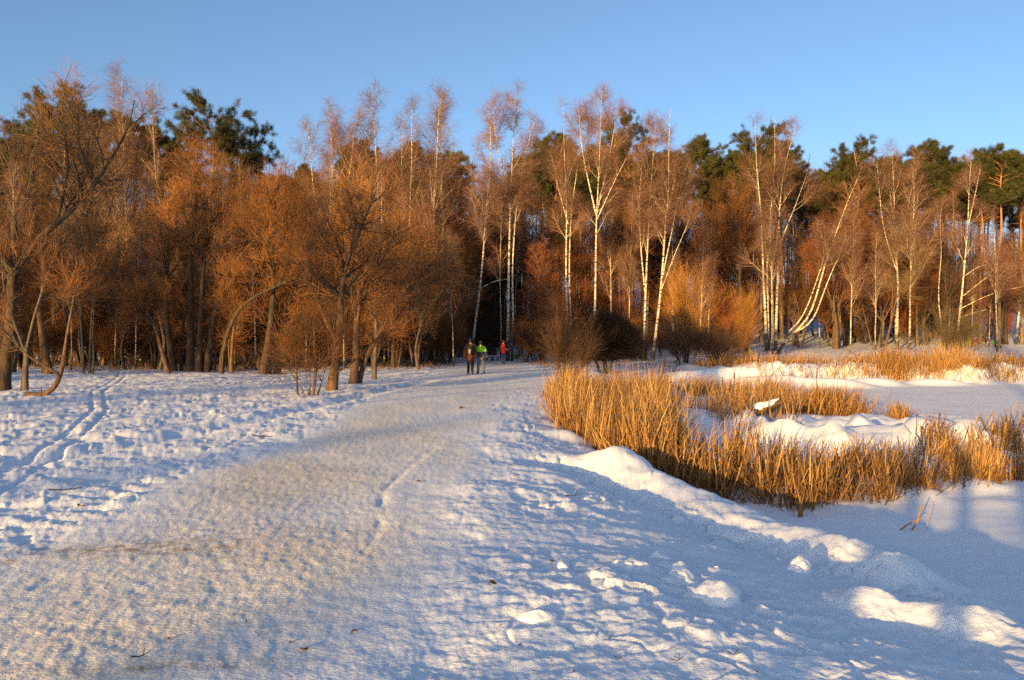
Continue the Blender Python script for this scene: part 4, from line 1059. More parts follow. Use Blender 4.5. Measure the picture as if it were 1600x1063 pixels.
for i, (px, d) in enumerate(((751, 84), (761, 86), (768, 82), (757, 91), (773, 88), (744, 88), (765, 95), (750, 97))):
    put(H[('thicket_b', 'thicket_a')[i % 2]], 'shrub', PX(px, d), d, gz(PX(px, d), d), rw.uniform(1.1, 1.6), rw.uniform(0, 6.28), 'dark brushwood closing the end of the path', 'shrub', 'brushwood at the path mouth')
# medium brown crowns filling the left forest
for i in range(22):
    px = -20 + 780 * (i + rw.uniform(0, 1)) / 22
    d = rw.uniform(54, 72)
    if gap(px, d): continue
    kind = ('brush_a', 'brush_b', 'brush_c', 'linden_b')[rw.integers(0, 4)]
    tree(kind, px, d, rw.uniform(330, 430), 'brown twiggy willow in the tangle left of the path', 'willows in the tangle left of the path', rot=rw.uniform(0, 6.28))
for i in range(24):
    px = 820 + 800 * (i + rw.uniform(0, 1)) / 24
    d = rw.uniform(80, 98)
    kind = ('linden_a', 'linden_b', 'brush_b')[rw.integers(0, 3)]
    tree(kind, px, d, rw.uniform(340, 430), 'brown twiggy understorey tree behind the far bank birches', 'understorey trees behind the far bank', rot=rw.uniform(0, 6.28))

# far wood beyond: one mass of stems and crowns closing the view
def far_wood():
    rng = Rng(500); g = Geo()
    n = 620
    x = rng.u(-150, 150, n); y = rng.u(118, 165, n)
    z = ground_smooth(x, y); h = rng.u(17, 25, n)
    S = np.stack([x, y, z - 0.2], 1)
    P = walk(S, np.stack([rng.n(0, .03, n), rng.n(0, .03, n), np.ones(n)], 1), h, 5, 0.02, 0.05, rng)
    R = np.repeat(np.linspace(0.17, 0.03, 6)[None], n, 0)
    g.add(*tubes(P, R, 5), 0)
    B, BR = spawn(P, R, 12000, 0.25, 1.0, (48, 15), lambda t, L: 1.2 + 2.2 * (1 - t), 3, 0.5, 0.04, 0.015, 0.1, 0.05, rng)
    g.add(*tubes(B, BR, 3), 0)
    T_, TR_ = spawn(B, BR, 60000, 0.1, 1.0, (45, 15), lambda t, L: 0.5 + 0.4 * L, 1, 0.8, 0.02, 0.008, 0.1, 0.05, rng)
    g.add(*tubes(T_, TR_, 3), 1)
    o = link('far_wood', g.mesh('far_wood', [M['dark_bark'], M['twig_dark']]))
    tag(o, 'far-off leafless wood closing the view behind the forest', 'wood', kind='stuff')
far_wood()

# ------------------------------------------------------------------ trees behind and left of the viewer (they throw the shadows that cross the snow)
ORD_WORDS = ['first', 'second', 'third', 'fourth', 'fifth', 'sixth', 'seventh', 'eighth', 'ninth', 'tenth', 'eleventh', 'twelfth', 'thirteenth']
def back(p, b):          # p: sideways offset from the sun line through the viewer, b: metres towards the sun
    s, c = math.sin(SUN_AZ), math.cos(SUN_AZ)
    return p * c - b * s, -p * s - b * c
_st = [stem([(0, 0, -0.3), (0.03, 0.02, 1.2), (-0.05, 0.0, 2.4), (0.05, 0.05, 3.6)], 0.20, 0.12, 12), stem([(0.0, 0, 2.2), (0.35, -0.2, 2.9), (0.5, -0.3, 3.7)], 0.07, 0.02, 8, flare=1.0)]
_tr, _cr, _ = plant(_st, willow_sp(60, 0.5, 6, 0.6, n2=12, n3=30), 909)
register('snag', _tr, _cr, M['dark_bark'], [M['dark_bark'], M['twig_dark']]); PROTO_H['snag'] = 3.6; OBJ_NAME['snag'] = 'dead_tree'
for i, (p, b, kind, s, lab) in enumerate((
        (0.75, 8.5, 'snag', 1.0, 'dead snag behind the viewer casting the right-hand shadow stripe'),
        (-0.12, 9.5, 'snag', 0.8, 'dead snag behind the viewer casting the middle shadow stripe'),
        (-0.85, 10.5, 'snag', 0.9, 'dead snag behind the viewer casting the left shadow stripe'),
        (2.2, 15, 'birch_c', 0.9, 'double birch behind the viewer on the pond side'),
        (-9.6, 42, 'brush_b', 0.62, 'brown tree left of the viewer shading the middle of the path'),
        (-36, 10, 'brush_a', 1.0, 'spreading willow on the left meadow beyond the picture edge'),
        (-42, 14, 'linden_b', 0.8, 'dense tree on the left meadow beyond the picture edge'),
        (-48, 6, 'brush_b', 1.0, 'twiggy tree at the left end of the meadow'),
        (-54, 0, 'linden_a', 0.9, 'dense tree at the left end of the meadow'),
        (-38, 30, 'wood_b', 0.55, 'dense tree far behind on the left, second of three'),
        (-44, 28, 'linden_a', 0.85, 'dense tree far behind on the left, third of three'),
        (-46, -10, 'linden_b', 0.7, 'dense tree beyond the left edge beside the twiggy one'),
        (-50, -14, 'wood_b', 0.5, 'tall dense tree beyond the left edge near the wood'),
        (-22, 44, 'linden_a', 0.8, 'dense tree farthest behind the viewer'),
        (-35.5, -9, 'brush_b', 0.85, 'twiggy tree just outside the left picture edge, nearest the viewer'),
        (-39, -12, 'linden_b', 0.75, 'dense tree just outside the left picture edge, in the middle'),
        (-43.5, -14, 'brush_b', 1.0, 'twiggy tree just outside the left picture edge, nearest the wood'))):
    x, y = back(p, b)
    put(H[kind], OBJ_NAME[kind], x, y, gz(x, y), s, i * 1.3, lab, 'tree')
for i, (p, b, s, kind) in enumerate([(-46, 8, .62, 'pine_a'), (-43.5, 12, .60, 'pine_b'), (-41, 9, .64, 'pine_a'), (-38.8, 13, .60, 'pine_b'), (-36.5, 10, .62, 'pine_a'), (-36.0, 4, .60, 'pine_a'), (-27, 9, .58, 'pine_a'), (-24.5, 12, .56, 'pine_a'),
                                      (-19.8, 12, .50, 'pine_a'), (-17.8, 14, .48, 'pine_c'), (-16, 11, .48, 'pine_a'), (-14.2, 13, .46, 'pine_c')]):
    x, y = back(p, b)
    put(H[kind], 'pine_tree', x, y, gz(x, y), s, i * 1.9, ORD_WORDS[i] + ' pine from the far left in the row beyond the left picture edge', 'tree', 'pine row beyond the left edge')
for i, (p, b, s, lab) in enumerate(((-3.0, 29, 0.355, 'low dense tree far behind the viewer, nearest the path'), (-1.4, 27, 0.335, 'low dense tree far behind the viewer, the middle one'), (0.3, 29, 0.33, 'low dense tree far behind the viewer, nearest the pond'))):
    x, y = back(p, b)
    put(H['linden_b'], 'linden_tree', x, y, gz(x, y), s, i * 2.0, lab, 'tree')
for i, (p, b, s, lab) in enumerate(((1.6, 9.0, 0.42, 'low shrub behind the viewer, nearest the pond'), (0.0, 10.0, 0.36, 'low shrub behind the viewer, middle one'), (-1.9, 10.5, 0.36, 'low shrub behind the viewer, nearest the path'))):
    x, y = back(p, b)
    put(H['thicket_b'], 'shrub', x, y, gz(x, y), s, i * 2.0, lab, 'shrub')

# ------------------------------------------------------------------ reeds
def reed_mat():
    m, nt, b = new_mat('dry_reed')
    at = N(nt, 'ShaderNodeAttribute', attribute_name='tone')
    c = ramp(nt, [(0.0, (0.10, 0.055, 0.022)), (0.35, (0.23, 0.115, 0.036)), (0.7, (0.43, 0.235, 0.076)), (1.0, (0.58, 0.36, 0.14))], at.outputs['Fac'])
    nt.links.new(c, b.inputs['Base Color'])
    b.inputs['Roughness'].default_value = 0.6
    tr = N(nt, 'ShaderNodeBsdfTranslucent'); nt.links.new(c, tr.inputs[0])
    mx = N(nt, 'ShaderNodeMixShader'); mx.inputs[0].default_value = 0.22
    nt.links.new(b.outputs[0], mx.inputs[1]); nt.links.new(tr.outputs[0], mx.inputs[2])
    nt.links.new(mx.outputs[0], nt.nodes['Material Output'].inputs[0])
    return m
M['reed'] = reed_mat()
M['cattail'] = flat('cattail_head', (0.10, 0.05, 0.025))

def reeds(x, y, h, rng, lean=0.10, broken=0.25, w=(0.010, 0.024), z=None, tone=(0.25, 1.0), wind=(0.05, 0.02)):
    n = len(x)
    z = ground_smooth(x, y) - 0.05 if z is None else z
    S = np.stack([x, y, z], 1)
    lean = np.where(rng.u(0, 1, n) < 0.68, lean, lean * 3.0)
    D = np.stack([wind[0] + lean * rng.n(0, 1, n), wind[1] + lean * rng.n(0, 1, n), np.ones(n)], 1); D = norm(D)
    az = rng.u(0, 2 * math.pi, n)
    side = np.stack([np.cos(az), np.sin(az), np.zeros(n)], 1)
    bend = np.stack([rng.n(0, 0.16, n), rng.n(0, 0.16, n), np.zeros(n)], 1)
    kink = rng.u(0, 1, n) < broken
    L = (h / 4)[:, None]
    P = np.empty((n, 5, 3)); P[:, 0] = S
    d = D.copy()
    fall = norm(np.stack([rng.n(0, 1, n), rng.n(0, 1, n), rng.u(-1.3, 0.5, n)], 1))
    kpos = rng.r.integers(1, 4, n)
    for k in range(4):
        P[:, k + 1] = P[:, k] + d * L
        d = norm(d + bend * 0.5 * (k + 1) / 2)
        kk = kink & (kpos == k)
        d[kk] = fall[kk]
    ww = rng.u(w[0], w[1], n)[:, None] * np.array([[0.85, 1.0, 0.9, 0.65, 0.1]])
    A = P - side[:, None, :] * ww[:, :, None] * 0.5
    B = P + side[:, None, :] * ww[:, :, None] * 0.5
    V = np.stack([A, B], 2).reshape(-1, 3)
    base = (np.arange(n) * 10)[:, None]
    i = np.arange(4)[None, :] * 2
    F = np.stack([base + i, base + i + 1, base + i + 3, base + i + 2], -1).reshape(-1, 4)
    tn = rng.u(tone[0], tone[1], n)
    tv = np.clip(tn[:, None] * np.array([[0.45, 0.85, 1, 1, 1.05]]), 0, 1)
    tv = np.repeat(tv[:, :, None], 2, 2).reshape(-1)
    return V, F, tv

def reed_object(name, sets, label, cat, kind=None, group=None, root=None):
    V = []; F = []; T = []; n = 0
    for v, f, t in sets:
        V.append(v); F.append(f + n); T.append(t); n += len(v)
    o0 = np.concatenate(V)
    c = np.array([0, 0, 0.0]) if root is None else np.array(root)
    me = mesh_np(name, o0 - c, F, M['reed'])
    at = me.attributes.new('tone', 'FLOAT', 'POINT'); at.data.foreach_set('value', np.concatenate(T).astype(np.float32))
    o = link(name, me, None, tuple(c))
    return tag(o, label, cat, group, kind)

def clumps(poly_fn, nclump, per, rng, spread=0.16):
    """clump centres from poly_fn(n) -> x,y ; returns x,y of blades"""
    cx, cy = poly_fn(nclump)
    x = np.repeat(cx, per) + rng.n(0, spread, nclump * per)
    y = np.repeat(cy, per) + rng.n(0, spread, nclump * per)
    return x, y

def reed_beds():
    rng = Rng(600)
    FX = np.array([1.2, 2.0, 3.0, 4.4, 5.9, 7.5, 9.2, 13.0]); FY = np.array([16.3, 14.5, 13.3, 12.75, 13.3, 14.1, 14.9, 16.2])
    front = lambda x: np.interp(x, FX, FY)
    # tall mass on the left
    def left_mass(n):
        y = 14.2 + 19.5 * rng.u(0, 1, n) ** 0.85
        wdt = np.interp(y, [14, 17, 22, 28, 34], [1.4, 2.4, 2.9, 3.3, 3.6])
        x = shore(y) - 0.25 + wdt * rng.u(0, 1, n) ** 1.1
        ok = y > front(x)
        return x[ok], y[ok]
    cx, cy = left_mass(560)
    per = 20
    x = np.repeat(cx, per) + rng.n(0, 0.17, len(cx) * per); y = np.repeat(cy, per) + rng.n(0, 0.17, len(cx) * per)
    h = rng.u(0.6, 1.65, len(x)) * (1 + 0.22 * perlin(x * 0.9, y * 0.9, 68)) * np.interp(x - shore(y), [-0.4, 0.4, 2.5, 5], [0.72, 1.0, 1.0, 0.72]) * np.interp(y, [14, 20, 34], [1.0, 1.0, 0.85])
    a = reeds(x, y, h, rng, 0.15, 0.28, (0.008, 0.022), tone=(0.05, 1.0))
    # lodged litter between the stems
    cx, cy = left_mass(3200)
    b = reeds(cx, cy, rng.u(0.5, 1.0, len(cx)), rng, 0.55, 0.5, tone=(0.05, 0.6))
    reed_object('reed_bed', [a, b], 'tall dense golden reeds along the left shore of the pond', 'reeds', 'stuff')
    # front strip curving right
    def strip(n, dep):
        x = rng.u(1.9, 12.5, n); y = front(x) + 0.1 + dep * rng.u(0, 1, n) ** 1.25 + 0.35 * perlin(x * 1.3, x * 0 + 2.2, 66)
        keep = rng.u(0, 1, n) < np.interp(x, [1.9, 6.0, 6.8, 7.4, 8.2, 9.0, 12.5], [1, 1, 0.62, 0.45, 0.55, 0.8, 0.7])
        return x[keep], y[keep]
    cx, cy = strip(330, 2.6)
    per = 14
    x = np.repeat(cx, per) + rng.n(0, 0.10, len(cx) * per); y = np.repeat(cy, per) + rng.n(0, 0.10, len(cx) * per)
    h = rng.u(0.45, 1.3, len(x)) * np.interp(x, [2, 3.2, 4.6, 6.2, 12], [1.25, 1.02, 0.82, 0.60, 0.54]) * (1 + 0.3 * perlin(x * 1.1, y * 1.1, 69))
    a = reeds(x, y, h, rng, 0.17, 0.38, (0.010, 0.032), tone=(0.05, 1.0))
    cx, cy = strip(2300, 2.4)
    b = reeds(cx, cy, rng.u(0.4, 0.9, len(cx)), rng, 0.6, 0.55, tone=(0.02, 0.5))
    cx, cy = strip(420, 0.5)
    c = reeds(cx, cy - 0.25, rng.u(0.2, 0.6, len(cx)), rng, 0.35, 0.5, (0.012, 0.035), tone=(0.1, 0.7))
    reed_object('reed_bed', [a, b, c], 'front strip of broken golden reeds standing in the ice before the snow mounds', 'reeds', 'stuff')
    # patches further back among the hummocks
    cx = np.concatenate([rng.n(a_, 0.9, m) for a_, b_, m in ((6.8, 25, 34), (9.3, 30, 46), (8.6, 37, 50), (5.6, 33, 40), (12.0, 41, 40), (11, 35, 26))])
    cy = np.concatenate([rng.n(b_, 1.5, m) for a_, b_, m in ((6.8, 25, 34), (9.3, 30, 46), (8.6, 37, 50), (5.6, 33, 40), (12.0, 41, 40), (11, 35, 26))])
    x = np.repeat(cx, 15) + rng.n(0, 0.2, len(cx) * 15); y = np.repeat(cy, 15) + rng.n(0, 0.2, len(cx) * 15)
    a = reeds(x, y, rng.u(0.5, 1.15, len(x)), rng, 0.18, 0.3, (0.014, 0.03), tone=(0.15, 0.9))
    reed_object('reed_bed', [a], 'scattered golden reed patches among snowy hummocks in mid pond', 'reeds', 'stuff')
    # fringe below the far bank
    n = 760
    cx = 11 + 50 * rng.u(0, 1, n); cy = far_shore(cx) - 0.2 + 4.6 * rng.u(0, 1, n) ** 1.4
    keep = perlin(cx * 0.35, cy * 0.5, 67) + rng.u(-0.35, 0.5, n) > -0.24 + 0.12 * (cx < 20)
    cx, cy = cx[keep], cy[keep]
    x = np.repeat(cx, 18) + rng.n(0, 0.38, len(cx) * 18); y = np.repeat(cy, 18) + rng.n(0, 0.3, len(cx) * 18)
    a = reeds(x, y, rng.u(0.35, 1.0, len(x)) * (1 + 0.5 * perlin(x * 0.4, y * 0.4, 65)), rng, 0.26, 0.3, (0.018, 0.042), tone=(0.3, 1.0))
    reed_object('reed_bed', [a], 'golden reed fringe below the far bank of the pond', 'reeds', 'stuff')
    # dead grass round the feet of the trees
    n = 1500
    cx = rng.u(-40, 34, n); cy = 44 + 22 * rng.u(0, 1, n)
    keep = (np.abs(cx - pathx(cy)) > 2.9) & (pond_mask(cx, cy) < 0.05) & (perlin(cx * 0.5, cy * 0.5, 64) > -0.05)
    cx, cy = cx[keep], cy[keep]
    x = np.repeat(cx, 14) + rng.n(0, 0.22, len(cx) * 14); y = np.repeat(cy, 14) + rng.n(0, 0.22, len(cx) * 14)
    a = reeds(x, y, rng.u(0.15, 0.55, len(x)), rng, 0.4, 0.3, (0.012, 0.025), tone=(0.0, 0.55))
    reed_object('dead_grass', [a], 'dead brown grass and stalks round the feet of the forest-edge trees', 'grass', 'stuff')
    # tussocks one can point at
    def tussock(px, d, r, hgt, n, label, lean=0.32, tone=(0.2, 0.85)):
        x0 = PX(px, d); z0 = gz(x0, d)
        x = x0 + rng.n(0, r * 0.42, n); y = d + rng.n(0, r * 0.36, n)
        V, F, T = reeds(x, y, rng.u(0.55, 1.0, n) * hgt, rng, lean, 0.15, (0.012, 0.028), tone=tone)
        reed_object('reed_tussock', [(V, F, T)], label, 'tussock', root=(x0, d, z0))
    tussock(1292, 28.5, 1.25, 1.25, 1500, 'big brown-gold sedge tussock in front of the open ice')
    tussock(1345, 27.6, 0.6, 0.6, 260, 'low tussock at right foot of the big sedge tussock')
    tussock(1405, 26.5, 0.34, 0.75, 260, 'small lone sedge tussock between snow mound and open ice')
    tussock(1535, 15.2, 0.42, 0.88, 200, 'upright pale reed bunch near the right picture edge', 0.08, (0.5, 1.0))
    tussock(1250, 12.2, 0.10, 0.42, 14, 'few cut reed stubs in front of the reed strip', 0.1)
    tussock(1400, 52, 1.5, 1.7, 800, 'tall leaning straw tussock left of centre on the far fringe')
    tussock(1480, 51, 1.7, 1.9, 900, 'tall leaning straw tussock below the olive shrub', 0.35, (0.4, 1.0))
    # broken reed stump standing alone on the ice
    x0 = PX(1422, 11.4); z0 = gz(x0, 11.4)
    P = np.array([[(0.0, 0, -0.05), (0.10, 0, 0.12), (0.16, 0.02, 0.30), (0.17, 0.02, 0.34)], [(-0.16, 0, -0.02), (-0.05, 0, 0.06), (0.06, 0, 0.12), (0.16, 0, 0.16)], [(0.25, 0.05, -0.02), (0.27, 0.05, 0.12), (0.28, 0.05, 0.24), (0.2, 0.05, 0.30)]])
    R = np.array([[0.012, 0.012, 0.010, 0.007], [0.013, 0.012, 0.010, 0.006], [0.004, 0.004, 0.004, 0.003]])
    g = Geo(); g.add(*tubes(P, R, 6))
    o = link('broken_reed', g.mesh('broken_reed', flat('broken_reed_stalk', (0.34, 0.18, 0.07))), None, (x0, 11.4, z0))
    tag(o, 'broken reddish reed stalk alone on the ice before the reed strip', 'reed')
    # cattails
    for i, (px, d, hh, lab) in enumerate(((1146, 27, 1.5, 'dark cattail stalk left of the snow-covered log'), (1128, 30, 1.3, 'dark cattail stalk behind the tall left reeds'), (1275, 28, 1.6, 'dark cattail stalk rising from the big sedge tussock'), (1030, 40, 1.6, 'leaning dark stalk at back of the reed bed'))):
        x0 = PX(px, d); z0 = gz(x0, d); lx = 0.3 if i == 3 else 0.03
        root = link('cattail', None, None, (x0, d, z0)); tag(root, lab, 'cattail')
        g = Geo(); g.add(*tubes(np.array([[(0, 0, -0.1), (lx * .5, 0, hh * 0.5), (lx, 0, hh)]]), np.array([[0.012, 0.010, 0.006]]), 5))
        link('stalk', g.mesh('cattail_stalk', M['reed']), root)
        g = Geo(); g.add(*tubes(np.array([[(lx * .78, 0, hh * .78), (lx * .8, 0, hh * 0.8), (lx * .92, 0, hh * 0.92), (lx * .94, 0, hh * 0.94)]]), np.array([[0.004, 0.022, 0.022, 0.004]]), 7))
        link('seed_head', g.mesh('cattail_head', M['cattail']), root)
reed_beds()

# ------------------------------------------------------------------ snow pillows lying on the flattened reeds
def snow_mound(cx, cy, rx, ry, h, rot, seed, label, tilt=0.0, cat='snow mound', name='snow_mound', zoff=0.0):
    na, nr = 40, 16
    z0 = gz(cx, cy)
    a = np.arange(na) / na * 2 * math.pi
    q = np.linspace(0, 1, nr + 1)[1:]
    A, Q = np.meshgrid(a, q)
    edge = 1 + 0.30 * perlin(np.cos(A) * 0.9 + seed, np.sin(A) * 0.9, seed)
    X = np.cos(A) * Q * edge * rx; Y = np.sin(A) * Q * edge * ry
    prof = np.cos(np.clip(Q, 0, 1) * math.pi / 2) ** 0.75 
    Z = h * prof * (1 + 0.30 * perlin(X / rx * 1.3 + seed, Y / ry * 1.3, seed + 5) + 0.10 * perlin(X / rx * 3.2, Y / ry * 3.2 + seed, seed + 6)) - 0.12 * (Q > 0.98) + tilt * X
    c, s = math.cos(rot), math.sin(rot)
    V = np.stack([X * c - Y * s, X * s + Y * c, Z + zoff], -1).reshape(-1, 3)
    V = np.concatenate([[[0, 0, h * (1 + 0.30 * float(perlin(np.array([seed + 0.0]), np.array([0.0]), seed + 5)[0])) + zoff]], V])
    i = np.arange(nr - 1)[:, None]; j = np.arange(na)[None, :]
    f = np.stack([1 + i * na + j, 1 + i * na + (j + 1) % na, 1 + (i + 1) * na + (j + 1) % na, 1 + (i + 1) * na + j], -1).reshape(-1, 4)
    jj = np.arange(na)
    t = np.stack([np.zeros(na, int), 1 + (jj + 1) % na, 1 + jj], 1)[:, ::-1]
    o = link(name, mesh_np(name, V, [f, t], M['snow']), None, (cx, cy, z0))
    return tag(o, label, cat)
def mpx(px, py, zt):     # point seen at px,py whose height is zt
    d = (CAM_Z - zt) * FPX / (py - 533.0); return PX(px, d), d
# loose lumps on the bank
for i, (px, py, zt, r, lab) in enumerate(((1212, 852, -0.32, 0.075, 'round snowball lump on the bank ridge'), (1250, 896, -0.36, 0.13, 'half-dome snow lump with shadow crescent on the ridge'), (1065, 938, -0.25, 0.14, 'upright broken snow slab among clods'), (1118, 920, -0.28, 0.05, 'small standing snow chip right of the upright slab'),
                                          (1030, 890, -0.20, 0.09, 'flat snow clod upper of the foreground clods'), (1060, 915, -0.24, 0.10, 'flat snow clod just above the upright slab'), (1120, 975, -0.28, 0.22, 'long flat snow clod lowest right of foreground clods'), (880, 905, -0.1, 0.07, 'round snow clod at left of foreground clods'), (1240, 935, -0.55, 0.08, 'snow clod on the trail below the ridge'), (838, 980, -0.05, 0.12, 'squarish snow clod beside the path groove'))):
    x, y = mpx(px, py, zt)
    snow_mound(x, y, r, r * 0.75, r * (0.8 if i in (0, 1, 3) else 0.42), i * 0.7, 30 + i, lab, cat='snow lump', name='snow_lump')

# snow-covered log poking out of the reeds
def snowy_log():
    d = 24.0
    x0 = PX(1165, d); z0 = gz(x0, d)
    root = link('snowy_log', None, None, (x0 + 0.25, d, z0 - 0.36)); tag(root, 'snow-covered log slanting up to the right in the reeds', 'log')
    P = np.array([[(0.0, 0.1, 0.22), (0.3, 0.1, 0.36), (0.6, 0.1, 0.48), (0.85, 0.1, 0.58), (0.87, 0.1, 0.59)]])
    g = Geo(); g.add(*tubes(P, np.array([[0.11, 0.11, 0.10, 0.095, 0.02]]), 9)); link('log', g.mesh('log_wood', M['brown_bark']), root)
    q = np.linspace(0, 1, 12)
    C = np.stack([0.05 + 0.72 * q, 0.1 + 0.02 * np.sin(q * 9), 0.33 + 0.30 * q + 0.015 * np.sin(q * 7)], 1)[None]
    rr = (0.10 * (1 - q) + 0.055) * np.sqrt(np.clip(1 - (2 * q - 1) ** 6, 0.02, 1)) * (1 + 0.12 * np.sin(q * 11))
    v, f = tubes(C, rr[None], 12)
    g = Geo(); g.add(v, f); link('snow_cap', g.mesh('log_snow', M['snow']), root)
snowy_log()

# ------------------------------------------------------------------ people
M['skin'] = flat('skin', (0.55, 0.33, 0.24), 0.6, 0.08)
M['rust_coat'] = flat('rust_coat_cloth', (0.11, 0.034, 0.016), 0.85)
M['black_cloth'] = flat('black_cloth', (0.018, 0.018, 0.022), 0.85)
M['dark_trousers'] = flat('dark_trousers', (0.022, 0.020, 0.022), 0.85)
M['jeans'] = flat('grey_blue_jeans', (0.085, 0.095, 0.12), 0.85)
M['navy'] = flat('navy_trousers', (0.03, 0.045, 0.085), 0.85)
M['lime'] = flat('lime_cloth', (0.26, 0.52, 0.03), 0.7, 0.12)
M['charcoal'] = flat('charcoal_cloth', (0.030, 0.034, 0.042), 0.85)
M['red_cloth'] = flat('red_cloth', (0.62, 0.035, 0.03), 0.7, 0.12)
M['grey_cloth'] = flat('grey_cloth', (0.35, 0.34, 0.32), 0.8)
M['dark_red'] = flat('dark_red_cloth', (0.20, 0.03, 0.03), 0.8)
M['boot'] = flat('boot_leather', (0.025, 0.020, 0.018), 0.6)
M['hair'] = flat('dark_hair', (0.03, 0.02, 0.014), 0.7)
M['eye'] = flat('eye_white', (0.5, 0.5, 0.5), 0.3)
M['metal'] = flat('dull_metal', (0.12, 0.12, 0.13), 0.4)

def skin_mesh(name, V, E, R, mat, sub=2, root=0):
    me = bpy.data.meshes.new(name + '_skel'); me.from_pydata(V, E, [])
    o = bpy.data.objects.new(name + '_skel', me); col.objects.link(o)
    mod = o.modifiers.new('skin', 'SKIN'); mod.use_smooth_shade = True
    if not me.skin_vertices: 
        bpy.context.view_layer.update()
    for i, r in enumerate(R):
        sv = me.skin_vertices[0].data[i]
        sv.radius = (r, r) if not isinstance(r, tuple) else r
        sv.use_root = (i == root)
    ss = o.modifiers.new('sub', 'SUBSURF'); ss.levels = sub; ss.render_levels = sub
    dg = bpy.context.evaluated_depsgraph_get()
    out = bpy.data.meshes.new_from_object(o.evaluated_get(dg))
    out.name = name
    bpy.data.objects.remove(o); bpy.data.meshes.remove(me)
    out.materials.clear(); out.materials.append(mat)
    out.polygons.foreach_set('use_smooth', np.ones(len(out.polygons), dtype=bool))
    return out

def ellipsoid(cx, cy, cz, rx, ry, rz, zmin=-1.0, n=14, m=9):
    a = np.arange(n) / n * 2 * math.pi; e = np.linspace(math.asin(max(-1, zmin)), math.pi / 2, m)
    A, E_ = np.meshgrid(a, e)
    V = np.stack([cx + rx * np.cos(A) * np.cos(E_), cy + ry * np.sin(A) * np.cos(E_), cz + rz * np.sin(E_)], -1).reshape(-1, 3)
    i = np.arange(m - 1)[:, None]; j = np.arange(n)[None, :]
    F = np.stack([i * n + j, i * n + (j + 1) % n, (i + 1) * n + (j + 1) % n, (i + 1) * n + j], -1).reshape(-1, 4)
    return V, F

def rbox(sx, sy, sz, loc, bevel=0.03, rot=(0, 0, 0)):
    import bmesh
    bm = bmesh.new(); bmesh.ops.create_cube(bm, size=1.0)
    bmesh.ops.scale(bm, vec=(sx, sy, sz), verts=bm.verts)
    if bevel: bmesh.ops.bevel(bm, geom=list(bm.edges), offset=bevel, segments=2, affect='EDGES')
    bmesh.ops.transform(bm, matrix=Matrix.Translation(loc) @ (Matrix.Rotation(rot[2], 4, 'Z') @ Matrix.Rotation(rot[1], 4, 'Y') @ Matrix.Rotation(rot[0], 4, 'X')), verts=bm.verts)
    return bm
def bm_mesh(name, bms, mat, smooth=False):
    import bmesh
    out = bmesh.new()
    for b in (bms if isinstance(bms, list) else [bms]):
        t = bpy.data.meshes.new('t'); b.to_mesh(t); out.from_mesh(t); bpy.data.meshes.remove(t); b.free()
    me = bpy.data.meshes.new(name); out.to_mesh(me); out.free(); me.materials.append(mat)
    if smooth: me.polygons.foreach_set('use_smooth', np.ones(len(me.polygons), dtype=bool))
    return me

